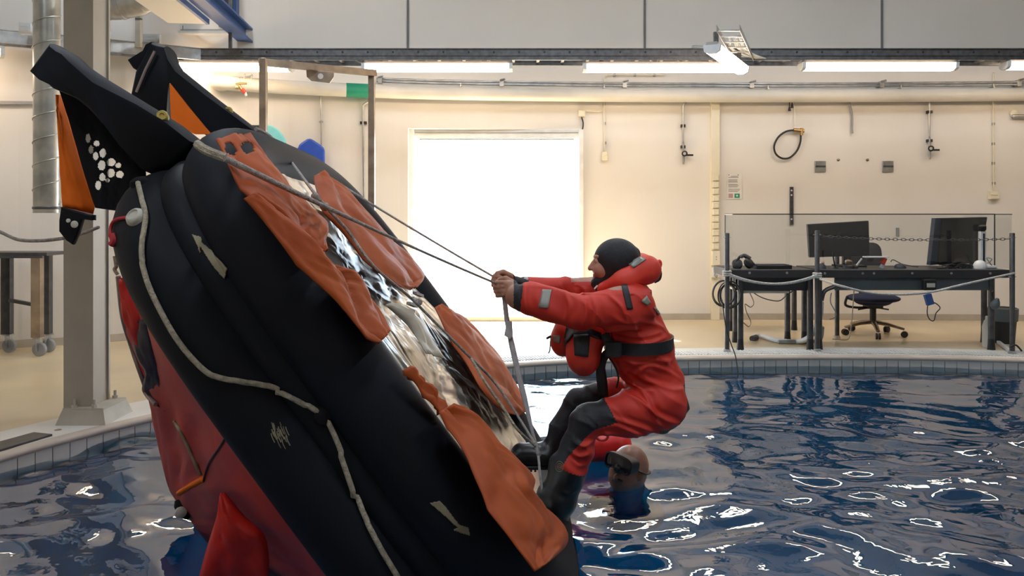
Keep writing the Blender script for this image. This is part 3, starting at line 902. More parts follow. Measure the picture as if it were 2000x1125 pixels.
# black web sheet with punched holes between ramp and tubes
web_pts = dict(left=pl([(116, 176), (136, 240), (162, 330), (186, 406)], YN_ + .02), right=pl([(250, 200), (275, 280), (285, 340), (285, 420)], YN_ + .06))
hol = [(189, 280, 6, 6), (201, 299, 7, 9), (187, 305, 6, 8), (178, 292, 5, 8), (217, 317, 9, 8), (199, 323, 8, 10), (231, 323, 6, 5), (217, 338, 8, 9), (234, 341, 8, 7), (200, 346, 6, 8), (192, 362, 6, 9), (172, 270, 5, 9), (210, 352, 5, 4)]
wmb = strip(web_pts['left'], web_pts['right'], 130, 90, .0, .004, 3, nrm=Vector((0, -1, 0)))
keep = []
for f in wmb.f:
    c = sum((Vector(wmb.v[i]) for i in f), Vector()) / len(f); px = 1000 + c.x / c.y * F; py = HORIZON + (CAM_Z - c.z) / c.y * F
    if not any(((px - hx) / rx) ** 2 + ((py - hy) / ry) ** 2 < 1 for hx, hy, rx, ry in hol): keep.append(f)
wmb.f = keep; wmb.m = [0] * len(keep)
obj('perforated_web', wmb, 'rubber_web', raft, angle=None, solid=.006, normals=False)
# black end pocket with eyelets below the orange cloth
ep = obj('end_pocket', ramp_arm(pl([(122, 404), (150, 412), (172, 418), (186, 420), (186, 430), (164, 426), (154, 458), (144, 478), (132, 470), (118, 452), (118, 430)], YN_ + .03), YN_, .03), 'rubber_web', raft, angle=50)
for (a, b, r) in ((146, 438, .014), (134, 431, .008)):
    obj('eyelet', MB().lathe(P(a, b, YN_ - .0), (0, -1, 0), [(r, 0), (r, .004), (r * .8, .006)], 16), 'light_white', ep)
# valve caps
for (a, b, Y) in ((317, 227, YN_ - .06), (446, 217, YF_ - .04)):
    obj('valve_cap', MB().lathe(P(a, b, Y), (.25, -1, .25), [(.022, -.02), (.022, .006), (.018, .012), (.009, .012), (.008, .008)], 18), 'valve_yellow', raft)
# position light with its red cord
lp_, ln_ = on_raft(266, 425, -.01)
if lp_ is None: lp_, ln_ = P(266, 425, 2.9), Vector((0, -1, 0))
obj('position_light', MB().lathe(lp_, ln_, [(.034, 0), (.034, .014), (.028, .026), (.020, .030), (.018, .024)], 22), 'light_white', raft)
rp = [on_raft(a, b, .008)[0] for a, b in ((252, 427), (232, 430), (223, 440), (221, 455), (223, 470))]
rp = [p for p in rp if p is not None]
cord(rp, .006, 'red_cord', 'light_cord'); cord([rp[-1] + Vector((0, 0, .02)), rp[-1] + Vector((.01, -.005, 0)), rp[-1] + Vector((0, -.004, -.015))], .012, 'red_cord', 'cord_tassel')
# direction arrows stuck on the tube
def decal(pts, m, name, lift=.004):
    x0 = min(a for a, b in pts); x1 = max(a for a, b in pts); y0 = min(b for a, b in pts); y1 = max(b for a, b in pts); st = 1.6
    def ins(x, y):
        r = False
        for (ax, ay), (bx, by) in zip(pts, pts[1:] + pts[:1]):
            if (ay > y) != (by > y) and x < (bx - ax) * (y - ay) / (by - ay) + ax: r = not r
        return r
    mb = MB(); ids = {}
    def vid(i, j):
        if (i, j) not in ids:
            p = on_raft(x0 + i * st, y0 + j * st, lift)[0]
            if p is None: return None
            ids[(i, j)] = len(mb.v); mb.v.append(tuple(p))
        return ids[(i, j)]
    for i in range(int((x1 - x0) / st) + 1):
        for j in range(int((y1 - y0) / st) + 1):
            if ins(x0 + (i + .5) * st, y0 + (j + .5) * st):
                q = [vid(i, j), vid(i + 1, j), vid(i + 1, j + 1), vid(i, j + 1)]
                if None not in q: mb.f.append(tuple(q)); mb.m.append(0)
    obj(name, mb, m, raft, angle=None, solid=.003)
decal([(375, 459), (393, 464), (395, 475), (420, 496), (446, 524), (438, 546), (414, 518), (391, 481), (392, 494)], 'arrow', 'arrow_mark')
decal([(840, 982), (858, 978), (870, 990), (896, 1024), (914, 1030), (918, 1046), (884, 1034), (894, 1030), (868, 1006)], 'arrow', 'arrow_mark')
for k in range(26):
    x = 528 + random.uniform(0, 34); y = 822 + random.uniform(0, 36); l_ = random.uniform(6, 22)
    lay([(x, y), (x + l_ * .15, y + l_ * .5), (x + l_ * .4, y + l_)], lambda a, b: on_raft(a, b, .0)[0], random.uniform(.0008, .002), 'arrow', 'scuff')
# grab line along the tubes
lay([(272, 362), (280, 395), (287, 425), (282, 465), (281, 505), (292, 550), (312, 596), (345, 655), (380, 700), (418, 732), (470, 745), (528, 757), (580, 780), (622, 806)], lambda a, b: on_raft(a, b, .010)[0], .009, 'rope', 'grab_line')
lay([(638, 820), (660, 868), (684, 936), (706, 1000), (740, 1068), (772, 1122), (786, 1150)], lambda a, b: on_raft(a, b, .010)[0], .009, 'rope', 'grab_line')
for (a, b) in ((272, 358), (630, 813)):
    p, n = on_raft(a, b, 0.0)
    if p: obj('line_patch', MB().lathe(p, n, [(.032, -.01), (.032, .006), (.026, .016), (.010, .022)], 14), 'rubber_web', raft)
# ================================================================== PERSON RIGHTING THE RAFT
PY = 3.5
def Q(px, py, dy=0.0):
    p = P(px, py, PY); p.y += dy; return p
def to_px(vv, Y=PY):
    return 1000 + vv[:, 0] / Y * F, HORIZON + (CAM_Z - vv[:, 2]) / Y * F
person = thing('person', 'person in a red immersion suit and black hood leaning back on the righting lines', 'person', Q(1085, 1020))
fd = Field((-.14, 3.08, -.24), (.86, 3.92, 1.24), .0058)
# trunk
fd.cap(Q(1224, 592), Q(1250, 682), .122, .142, .03, sy=1.32)
fd.cap(Q(1250, 682), Q(1277, 742), .142, .134, .03, sy=1.22)
fd.ell(Q(1286, 776), (.118, .175, .118), .04)
fd.cap(Q(1216, 568), Q(1204, 528), .07, .058, .03)
# head and face
fd.ell(Q(1201, 509), (.092, .076, .098), .01)
fd.ell(Q(1182, 528), (.052, .056, .062), .03)
fd.cap(Q(1159, 511), Q(1152.5, 524), .0075, .0115, .008)
for s in (-1, 1):
    fd.ell(Q(1157, 525, s * .010), (.010, .008, .007), .006)
    fd.ell(Q(1168, 527, s * .034), (.022, .022, .026), .02)
    fd.cap(Q(1162, 501, s * .012), Q(1165, 500, s * .04), .0075, .006, .01)
    fd.ell(Q(1163.5, 509, s * .03), (.011, .013, .009), .006)
fd.ell(Q(1161.5, 536.5), (.010, .022, .006), .006); fd.ell(Q(1162, 541.5), (.010, .020, .006), .006)
fd.ell(Q(1165, 551), (.020, .026, .015), .015)
# arms
fd.cap(Q(1228, 590, -.15), Q(1196, 594, -.20), .098, .092, .04)
fd.cap(Q(1196, 594, -.20), Q(1122, 597, -.20), .092, .072, .03)
fd.cap(Q(1122, 597, -.20), Q(1034, 579, -.10), .075, .070, .03)
fd.cap(Q(1034, 579, -.10), Q(1012, 576, -.075), .070, .058, .02)
fd.cap(Q(1228, 584, .15), Q(1190, 584, .20), .095, .085, .04)
fd.cap(Q(1190, 584, .20), Q(1110, 576, .19), .085, .062, .03)
fd.cap(Q(1110, 576, .19), Q(1030, 562, .10), .062, .05, .02)
# hands closed on the two lines
def hand(cx, cy, yc, side):
    """side -1: the camera-side hand, whose fingers curl away from the camera"""
    s = -side
    fd.cap(Q(cx + 22, cy + 6, yc), Q(cx + 8, cy + 1, yc), .028, .024, .012, sy=.85)
    fd.cap(Q(cx + 8, cy - 5, yc), Q(cx - 6, cy - 8, yc), .020, .017, .010, sy=.75)
    fd.cap(Q(cx + 8, cy + 7, yc), Q(cx - 5, cy + 9, yc), .020, .017, .010, sy=.75)
    for i, (ln, rr) in enumerate(((9, .0105), (11, .011), (10, .0105), (7, .0095))):
        zy = cy - 11 + 8.2 * i
        a = Q(cx - 8, zy, yc - s * .006); b = Q(cx - 10 - ln, zy + 1.5, yc + s * .004)
        c = Q(cx - 12 - ln, zy + 3, yc + s * .032); d = Q(cx - 4 - ln * .3, zy + 4, yc + s * .044)
        fd.cap(a, b, rr, rr, .004); fd.cap(b, c, rr, rr * .95, .004); fd.cap(c, d, rr * .95, rr * .85, .004)
    a = Q(cx + 14, cy - 8, yc + s * .014); b = Q(cx - 2, cy - 17, yc + s * .026); c = Q(cx - 15, cy - 15, yc + s * .034)
    fd.cap(a, b, .015, .0125, .008); fd.cap(b, c, .0125, .010, .005)
hand(990, 560, -.052, -1)
hand(985, 549, .055, 1)
fd.cap(Q(1012, 576, -.075), Q(1006, 571, -.062), .040, .032, .012)
fd.cap(Q(1030, 562, .10), Q(1004, 554, .065), .042, .030, .012)
# legs
fd.cap(Q(1284, 784, -.095), Q(1224, 795, -.115), .112, .098, .035)
fd.cap(Q(1224, 795, -.115), Q(1142, 808, -.12), .098, .070, .03)
fd.cap(Q(1142, 808, -.12), Q(1120, 866, -.115), .072, .070, .03)
fd.cap(Q(1120, 866, -.115), Q(1084, 960, -.10), .078, .084, .02)
fd.cap(Q(1084, 960, -.10), Q(1070, 1012, -.095), .084, .078, .02)
fd.cap(Q(1108, 893, -.11), Q(1100, 918, -.108), .083, .084, .01)
fd.cap(Q(1080, 1022, -.095), Q(1022, 1030, -.09), .056, .050, .02)
fd.cap(Q(1284, 780, .095), Q(1216, 788, .12), .108, .09, .035)
fd.cap(Q(1216, 788, .12), Q(1132, 798, .125), .09, .062, .03)
fd.cap(Q(1132, 798, .125), Q(1078, 884, .09), .060, .050, .02)
fd.cap(Q(1070, 900, .085), Q(1020, 899, .085), .058, .054, .02)
def wr(X, Y, Z):
    near = np.clip(1 - np.abs(Z - .62) / .75, 0, 1) * (X > .12)
    hd = ((Z > .95) & (X > .3)) | (X < .03)
    a = np.sin(38 * Z + 16 * X + 2.5 * np.sin(9 * Y + 7 * X)) * np.sin(9 * X - 11 * Z + 6 * Y)
    b = np.sin(55 * X + 31 * Z + 3 * np.sin(13 * Y)) * np.sin(14 * Z + 9 * Y)
    c = np.abs(np.sin(21 * Z + 13 * X + 1.8 * np.sin(7 * X + 3) + 5 * Y)) ** .5 - .6
    return np.where(hd, 0, .0052 * a + .003 * b + .008 * c * np.clip((Z - .12) * 6, 0, 1))
fd.wrinkle(wr)
bv, bf = fd.mesh(); bv = smooth_mesh(bv, bf, 1)
def creases(vv, ff, lines, depth=.009, w=3.2):
    fn = np.cross(vv[ff[:, 1]] - vv[ff[:, 0]], vv[ff[:, 2]] - vv[ff[:, 0]]); nn = np.zeros_like(vv)
    for k in range(4):
        for d in range(3): nn[:, d] += np.bincount(ff[:, k], fn[:, d], len(vv))
    nn /= np.linalg.norm(nn, axis=1)[:, None] + 1e-9
    x, y = to_px(vv); disp = np.zeros(len(vv))
    for ln in lines:
        wgt = ln[0]; pts = spline([Vector((a, b, 0)) for a, b in ln[1:]], 6); best = np.full(len(vv), 1e9); tt = np.zeros(len(vv)); n = len(pts) - 1; sg = np.zeros(len(vv))
        for i in range(n):
            ax, ay = pts[i].x, pts[i].y; bx, by = pts[i + 1].x, pts[i + 1].y; L2 = (bx - ax) ** 2 + (by - ay) ** 2 + 1e-9
            t = np.clip(((x - ax) * (bx - ax) + (y - ay) * (by - ay)) / L2, 0, 1)
            ddx, ddy = x - ax - t * (bx - ax), y - ay - t * (by - ay); d = np.hypot(ddx, ddy); m = d < best
            best[m] = d[m]; tt[m] = (i + t[m]) / n; sg[m] = np.sign(ddx * (by - ay) - ddy * (bx - ax))[m]
        fade = np.sin(np.pi * np.clip(tt, .04, .96)) ** .6
        s = best * sg
        disp += wgt * fade * depth * (-np.exp(-(s / w) ** 2) + .75 * np.exp(-((s - 2.6 * w) / (1.8 * w)) ** 2) + .35 * np.exp(-((s + 2.6 * w) / (1.8 * w)) ** 2))
    return vv + nn * disp[:, None]
bv = creases(bv, bf, [
    (1.0, (1180, 792), (1224, 806), (1262, 822), (1300, 836)), (.9, (1190, 806), (1230, 822), (1268, 836)), (1.1, (1208, 752), (1236, 762), (1270, 790), (1312, 810)),
    (1.0, (1216, 738), (1240, 746), (1256, 772), (1270, 806)), (.8, (1228, 720), (1250, 700), (1280, 706), (1318, 730)), (1.1, (1202, 704), (1222, 726), (1236, 742), (1262, 748)),
    (.8, (1204, 690), (1232, 696), (1262, 690), (1300, 694)), (.7, (1214, 712), (1244, 724), (1290, 742), (1326, 748)),
    (1.0, (1122, 632), (1160, 634), (1200, 628), (1240, 632)), (.9, (1190, 640), (1230, 646), (1280, 640)), (.8, (1196, 654), (1240, 658), (1292, 650)), (.7, (1236, 616), (1262, 622), (1290, 634)),
    (.9, (1130, 572), (1134, 592), (1128, 622)), (.7, (1146, 570), (1152, 596), (1146, 628)), (.7, (1098, 562), (1104, 586), (1096, 612)), (.6, (1034, 548), (1030, 574), (1036, 604)), (.7, (1024, 548), (1022, 574), (1028, 606)),
    (.8, (1176, 566), (1196, 584), (1206, 612)), (.6, (1180, 600), (1206, 616), (1232, 612)),
    (.9, (1112, 838), (1134, 846), (1156, 838)), (.8, (1106, 856), (1124, 866), (1146, 860)), (.7, (1110, 872), (1124, 884), (1140, 884)),
    (.7, (1150, 832), (1180, 826), (1222, 836)), (.6, (1120, 800), (1140, 804), (1160, 822)), (.5, (1092, 930), (1104, 936), (1118, 930))])
cen = bv[bf].mean(1); cx, cy = to_px(cen); dy = cen[:, 1] - PY
mi = np.zeros(len(bf), int)                       # 0 suit 1 skin 2 neoprene 3 boot
mi[(cy < 556) & (cx > 1120) & (cx < 1215)] = 1
mi[(cx < 1003) & (cy < 640)] = 1
mi[(cx >= 1003) & (cx < np.where(dy < .01, 1018 - (cy - 576) * .12, 1034)) & (cy < 640)] = 2
def poly_in(x, y, pts):
    r = np.zeros(x.shape, bool)
    for (x0, y0), (x1, y1) in zip(pts, pts[1:] + pts[:1]):
        if y0 == y1: continue
        r ^= ((y0 > y) != (y1 > y)) & (x < (x1 - x0) * (y - y0) / (y1 - y0) + x0)
    return r
knee = poly_in(cx, cy, [(1168, 755), (1194, 802), (1152, 817), (1126, 842), (1104, 868), (1092, 884), (1030, 900), (1040, 760)])
mi[knee] = 2
mi[(dy > .05) & (cx < 1150) & (cy > 770) & (cy < 875)] = 2
seat = poly_in(cx, cy, [(1326, 744), (1331, 770), (1324, 796), (1308, 812), (1254, 834), (1254, 870), (1400, 870), (1400, 744)])
mi[seat] = 2
mi[(cy > 876 + (cx - 1060) * .40) & (cx < 1200) & (cy > 850) & (dy < .03)] = 3
mi[(cy > 868) & (cx < 1104) & (dy >= .03)] = 3
body = obj('body', (bv, bf, mi), ['suit', 'skin', 'neoprene', 'boot'], person, angle=None, normals=False)
body_bvh = BVHTree.FromPolygons([Vector(v) for v in bv], bf.tolist())
def on_body(px, py, lift=.003):
    p, n = on_raft(px, py, lift, body_bvh); return p
def dec(c4, nx, ny, m, name, parent, fn=on_body, lift=.004, th=.004):
    G = []
    for i in range(ny + 1):
        row = []
        for j in range(nx + 1):
            s, t = j / nx, i / ny
            a = [c4[0][k] * (1 - s) + c4[1][k] * s for k in (0, 1)]; b = [c4[3][k] * (1 - s) + c4[2][k] * s for k in (0, 1)]
            p = fn(a[0] * (1 - t) + b[0] * t, a[1] * (1 - t) + b[1] * t, lift)
            if p is None: return None
            row.append(p)
        G.append(row)
    return obj(name, MB().grid(G), m, parent, angle=None, solid=th)
# hood
hf = Field((.28, 3.3, .9), (.66, 3.7, 1.24), .0048)
hf.ell(Q(1205, 507), (.105, .088, .098), .01)
hf.cap(Q(1204, 522), Q(1180, 548), .080, .054, .03, sy=.95)
hf.cap(Q(1168, 553), Q(1200, 560), .030, .075, .02)
hf.cap(Q(1226, 500), Q(1243, 491), .030, .011, .02)
hf.cap(Q(1226, 500), Q(1244, 498), .030, .010, .02)
hf.ell(Q(1143, 521), (.056, .064, .068), .008, cut=True)
hv, hfc = hf.mesh(); obj('hood', (smooth_mesh(hv, hfc, 1), hfc), 'neoprene', person, angle=None, normals=False)
# inflated collar
cf = Field((.3, 3.15, .8), (.76, 3.85, 1.16), .0056)
for s in (-1, 1):
    cf.cap(Q(1176, 562, s * .05), Q(1212, 545, s * .11), .030, .045, .03)
    cf.cap(Q(1212, 545, s * .11), Q(1256, 524, s * .09), .047, .058, .03)
cf.cap(Q(1256, 524, -.09), Q(1260, 524, .09), .058, .058, .03)
cv, cfc = cf.mesh(); cv = smooth_mesh(cv, cfc, 1)
collar = obj('collar', (cv, cfc), 'suit_vest', person, angle=None, normals=False)
col_bvh = BVHTree.FromPolygons([Vector(v) for v in cv], cfc.tolist())
on_col = lambda a, b, l=.003: on_raft(a, b, l, col_bvh)[0]
dec([(1226, 516), (1252, 502), (1262, 508), (1238, 524)], 6, 4, 'reflector', 'reflective_patch', collar, on_col)
obj('collar_loop', MB().tube(spline([Q(1283, 514), Q(1288, 510), Q(1290, 517), Q(1286, 525)], 4), .008, 8), 'suit_vest', collar)
obj('collar_strap', MB().tube(spline([Q(1284, 524), Q(1290, 532), Q(1288, 545), Q(1278, 551)], 5), .011, 8, flat=.6), 'neoprene', collar)
obj('zip_end', MB().bar(Q(1158, 562, -.06), Q(1164, 555, -.06), .006, .006), 'white_plastic', collar)
obj('eye', MB().lathe(Q(1160.8, 509, -.031), (-1, -.5, 0), [(.007, -.004), (.007, .001), (.003, .003)], 10), 'ink', person)
# patches on the suit
dec([(1060, 566), (1078, 567), (1071, 602), (1052, 600)], 5, 7, 'reflector', 'reflective_patch', person)
dec([(1213, 557), (1225, 557), (1235, 604), (1224, 605)], 3, 10, 'neoprene', 'shoulder_strap', person)
dec([(1252, 588), (1262, 578), (1270, 592), (1264, 597)], 4, 4, 'reflector', 'reflective_patch', person)
dec([(1275, 600), (1279, 600), (1288, 614), (1285, 616)], 3, 4, 'reflector', 'reflective_patch', person)
for k, sc_ in enumerate((1.0, .6, .3)):
    pts = [on_body(1093 + 8 * sc_ * math.cos(t), 911 + 10 * sc_ * math.sin(t), .001) for t in np.linspace(0, 6.28, 17)[:-1]]
    if all(p is not None for p in pts): obj('boot_emblem', MB().tube(pts, .0013, 5, closed=True), 'arrow', person)
# cuffs' bright tabs
for a in (1013, 1028):
    obj('cuff_tab', MB().box(Q(a, 548, .085), (.022, .05, .016)), 'lamp_end', person, bevel=.003)
# boot sole with cleats
obj('boot_sole', MB().box(Q(1032, 921, .085), (.19, .085, .018)), 'boot', person, bevel=.005)
for k in range(6):
    obj('cleat', MB().box(Q(1006 + k * 8, 926, .085), (.009, .08, .012)), 'boot', person)
# waist belt
def belt(c, rx, ry, h, tilt, m, name, th=.008):
    pts = []
    for k in range(56):
        t = 2 * math.pi * k / 56; x = rx * math.cos(t); pts.append(Vector((c.x + x, c.y + ry * math.sin(t), c.z + tilt * x)))
    mbb = MB(); n = 56; vs_ = []
    for d, z in ((0, -h / 2), (th, -h / 2), (th, h / 2), (0, h / 2)):
        for p in pts:
            o_ = Vector((p.x - c.x, p.y - c.y, 0)).normalized(); vs_.append(p + o_ * d + Vector((0, 0, z)))
    fs_ = [(i * n + k, i * n + (k + 1) % n, ((i + 1) % 4) * n + (k + 1) % n, ((i + 1) % 4) * n + k) for i in range(4) for k in range(n)]
    return obj(name, mbb.add(vs_, fs_), m, person, angle=50)
belt(Q(1247, 668), .148, .196, .052, .05, 'neoprene', 'waist_belt')
obj('belt_cord', MB().tube(spline([Q(1303, 646), Q(1310, 660), Q(1313, 676), Q(1308, 684)], 5), .004, 6), 'neoprene', person)
obj('belt_cord', MB().tube(spline([Q(1300, 648), Q(1306, 664), Q(1309, 676)], 5), .004, 6), 'neoprene', person)
# packed life jacket on the chest
pf = Field((.12, 3.15, .5), (.48, 3.85, .92), .0062)
pf.ell(Q(1136, 684, -.08), (.078, .115, .10), .03); pf.ell(Q(1140, 660, -.06), (.075, .12, .08), .03)
pf.ell(Q(1102, 672, .10), (.060, .10, .075), .02); pf.ell(Q(1108, 648, .08), (.055, .10, .06), .02)
pf.ell(Q(1160, 650, 0), (.08, .15, .05), .03)
pv, pfc = pf.mesh(); pv = smooth_mesh(pv, pfc, 1)
pouch = obj('life_jacket_pack', (pv, pfc), 'suit_vest', person, angle=None, normals=False)
pou_bvh = BVHTree.FromPolygons([Vector(v) for v in pv], pfc.tolist())
on_pou = lambda a, b, l=.003: on_raft(a, b, l, pou_bvh)[0]
dec([(1123, 656), (1152, 654), (1148, 697), (1125, 694)], 6, 8, 'neoprene', 'pack_pocket', pouch, on_pou, .006, .012)
dec([(1126, 632), (1156, 630), (1152, 656), (1123, 656)], 6, 6, 'neoprene', 'pack_strap', pouch, on_pou, .006, .01)
dec([(1106, 638), (1126, 634), (1124, 652), (1103, 676)], 6, 8, 'neoprene', 'pack_strap', pouch, on_pou, .005, .008)
dec([(1150, 644), (1172, 652), (1172, 664), (1150, 656)], 5, 4, 'neoprene', 'pack_strap', pouch, on_pou, .006, .01)
dec([(1082, 655), (1096, 655), (1094, 671), (1082, 667)], 4, 4, 'reflector', 'reflective_patch', pouch, on_pou)
obj('whistle', MB().cyl(Q(1068, 665, .05), Q(1077, 660, .05), .006, n=8), 'black_plastic', pouch)
obj('whistle_cord', MB().tube(spline([Q(1078, 658, .05), Q(1076, 672, .05), Q(1075, 688, .05), Q(1072, 694, .05)], 4), .003, 6), 'light_white', pouch)
obj('harness_strap', MB().tube(spline([Q(1172, 640, -.17), Q(1178, 655, -.18), Q(1186, 668, -.17), Q(1172, 690, -.12), Q(1168, 720, -.1), Q(1174, 766, -.08)], 6), .020, 8, flat=.3, up=(0, 1, 0)), 'neoprene', person, angle=None)
obj('harness_strap', MB().tube(spline([Q(1176, 690, -.06), Q(1176, 712, -.06), Q(1180, 740, -.06), Q(1182, 768, -.06)], 6), .007, 8, flat=.3, up=(0, 1, 0)), 'neoprene', person, angle=None)
obj('harness_buckle', MB().box(Q(1188, 668, -.185), (.07, .015, .07)), 'neoprene', person, bevel=.006)
obj('loose_cord', MB().tube(spline([Q(1184, 690, -.1), Q(1196, 708, -.1), Q(1202, 730, -.1), Q(1198, 748, -.1)], 5), .004, 6), 'neoprene', person)

# righting lines held in the hands (they belong to the raft)
h1 = Q(977, 556, -.02); h2 = Q(972, 546, .025)
s1 = raft_px(388, 284, .03); s2 = P(548, 286, 4.05)
def line_(a, b, r0, r1, m, name, sagv=.01, n=24):
    pts = sag(a, b, sagv, n); rs = [r0 + (r1 - r0) * min(1, i / n * 2) for i in range(n + 1)]
    return obj(name, MB().tube(pts, rs, 8), m, raft, angle=None)
line_(s1, h1, .011, .0055, 'rope_grey', 'righting_line')
line_(s2, h2, .012, .0055, 'rope_grey', 'righting_line')
cord([P(500, 252, 3.9), P(520, 262, 3.98), P(548, 286, 4.05)], .012, 'rope_grey', 'righting_line_end')
cord([P(385, 281, s1.y + .01), P(404, 294, s1.y - .005), P(440, 308, s1.y)], .013, 'rope', 'righting_line_end')
cord([P(548, 287, 4.05)] + [raft_px(a, b, .11) for a, b in ((604, 364), (640, 408), (680, 452), (730, 520), (800, 580), (850, 630), (910, 690), (960, 740), (1000, 795), (1044, 866))], .0055, 'rope_grey', 'floor_line')
cord([raft_px(a, b, .13) for a, b in ((920, 700), (950, 750), (985, 800), (1010, 838), (1046, 872))], .0055, 'rope', 'floor_line')
for a, b in ((616, 384), (636, 404), (818, 590)):
    p = raft_px(a, b, .11); obj('knot', MB().lathe(p, (.5, -.6, -.5), [(.004, -.016), (.013, -.008), (.014, .006), (.005, .015)], 10), 'rope_grey', raft)
# webbing strap running from the hands down to the lower edge
st = [Q(985, 572, -.04), Q(990, 620, -.05), Q(1000, 670, -.06), Q(1014, 730, -.08), Q(1024, 770, -.09), Q(1036, 820, -.1), Q(1050, 878, -.1)]
ws = [.012, .011, .013, .013, .012, .008, .007]
spl = spline(st, 6); rs = [float(np.interp(i / (len(spl) - 1), np.linspace(0, 1, len(ws)), ws)) for i in range(len(spl))]
obj('righting_strap', MB().tube(spl, rs, 8, flat=.25, up=(0, 1, 0)), 'webbing', raft, angle=None)
obj('strap_keeper', MB().prism([Q(990, 624, -.055), Q(1000, 624, -.055), Q(1002, 650, -.06), (Q(996, 657, -.06)), Q(985, 650, -.06)], (0, -.014, 0)), 'webbing', raft, smooth=False)
cord([Q(1018, 752, -.07), Q(1030, 800, -.08), Q(1042, 838, -.09), Q(1054, 878, -.09)], .004, 'rope_grey', 'strap_line')
cord([Q(1050, 876, -.1), Q(1054, 920, -.13), Q(1062, 958, -.14), Q(1068, 975, -.14), Q(1070, 990, -.14), Q(1076, 1004, -.14)], .006, 'rope_white', 'strap_line')
cord([Q(1068, 973, -.14), Q(1074, 986, -.145), Q(1078, 1004, -.14)], .006, 'rope_white', 'strap_line')
obj('knot', MB().lathe(Q(1067, 972, -.14), (.2, 0, -1), [(.005, -.02), (.014, -.008), (.014, .008), (.006, .018)], 10), 'rope_white', raft)

# ================================================================== DIVER IN THE WATER
DY = 3.93
def D(px, py, dy=0.0):
    p = P(px, py, DY); p.y += dy; return p
diver = thing('person', 'person with a shaved head and diving mask, only the head above water', 'person', D(1230, 1000))
df = Field((.36, 3.55, -.55), (.92, 4.75, .18), .0056)
df.ell(D(1231, 911, .01), (.100, .090, .104), .02, rotz=.6)
df.ell(D(1218, 930, -.015), (.080, .076, .068), .03)
df.ell(D(1206, 944, -.035), (.034, .036, .024), .02)
df.cap(D(1206, 915, -.075), D(1198, 920, -.092), .010, .013, .012)
df.cap(D(1199, 925, -.070), D(1212, 928, -.088), .008, .008, .008)
df.cap(D(1200, 931, -.070), D(1210, 933, -.084), .007, .007, .008)
df.ell(D(1245, 920, -.075), (.018, .010, .026), .006)
df.cap(D(1234, 936, .03), D(1240, 968, .14), .070, .066, .03)
df.cap(D(1240, 968, .14), D(1240, 1020, .28), .066, .075, .03)
df.cap(D(1190, 1046, .34), D(1286, 1046, .28), .085, .085, .05)
df.cap(D(1242, 1050, .34), D(1246, 1080, .66), .12, .11, .05)
dv, dfc = df.mesh(); dv = smooth_mesh(dv, dfc, 1)
dcy = to_px(dv[dfc].mean(1), DY)[1]; dm = np.where(dcy > 952, 1, 0)
obj('body', (dv, dfc, dm), ['skin_shaded', 'wetsuit_blue'], diver, angle=None, normals=False)
dbv = BVHTree.FromPolygons([Vector(v) for v in dv], dfc.tolist())
# mask
mn = Vector((-.70, -.70, .16)).normalized(); ms = mn.cross(Vector((0, 0, 1))).normalized(); mu = ms.cross(mn)
mu = (mu * .99 - ms * .13).normalized(); ms = mn.cross(mu).normalized()
mc = D(1207, 893, -.092)
def mp_(x, y, z): return mc + ms * x + mu * y + mn * z
def ring(w, h, z, n=28, e=3.4):
    return [mp_(w * math.copysign(abs(math.cos(t)) ** (2 / e), math.cos(t)), h * math.copysign(abs(math.sin(t)) ** (2 / e), math.sin(t)) - (.012 if abs(math.cos(t)) < .35 and math.sin(t) < 0 else 0) * -1, z) for t in [2 * math.pi * k / n for k in range(n)]]
def loft(rings):
    n = len(rings[0]); mbb = MB(); mbb.add([p for r in rings for p in r], [(i * n + k, i * n + (k + 1) % n, (i + 1) * n + (k + 1) % n, (i + 1) * n + k) for i in range(len(rings) - 1) for k in range(n)])
    return mbb
mask = obj('diving_mask', loft([ring(.080, .040, -.05), ring(.084, .044, .0), ring(.086, .044, .022), ring(.078, .037, .026), ring(.076, .035, .016)]), 'black_plastic', diver, angle=50)
gl_ = MB(); r_ = ring(.077, .036, .017); gl_.add(r_, [tuple(range(len(r_)))]); obj('mask_lens', gl_, 'mask_glass', mask, smooth=False)
obj('nose_pocket', MB().lathe(mp_(0, -.028, .005), mn, [(.024, 0), (.022, .016), (.010, .028)], 12), 'black_plastic', mask)
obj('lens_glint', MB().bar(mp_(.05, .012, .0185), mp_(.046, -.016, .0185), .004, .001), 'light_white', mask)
sp = []
for k in range(15):
    t = -1.25 + 2.5 * k / 14
    base = D(1232, 913, .01) + Vector((math.cos(t - .3) * .105, -math.sin(t - .3) * .095 * -1, .004 - .03 * math.sin((k / 14) * 3.14)))
    sp.append(base)
stp = [D(1234, 904, -.092), D(1246, 911, -.088), D(1258, 918, -.060), D(1266, 922, .0), D(1260, 922, .07), D(1238, 914, .105), D(1206, 898, .075)]
obj('mask_strap', MB().tube(spline(stp, 6), .013, 8, flat=.35, up=(0, 0, 1)), 'black_plastic', mask, angle=None)
p_, n_ = on_raft(1204, 927, 0, dbv)
for a0, a1 in (((1195, 938), (1205, 935)), ((1205, 935), (1216, 940))):
    q = [on_raft(a0[0] + (a1[0] - a0[0]) * t, a0[1] + (a1[1] - a0[1]) * t, .001, dbv)[0] for t in (0, .33, .66, 1)]
    if all(x is not None for x in q): obj('mouth', MB().tube(q, [.003, .0045, .0045, .003], 6), 'ink', diver)

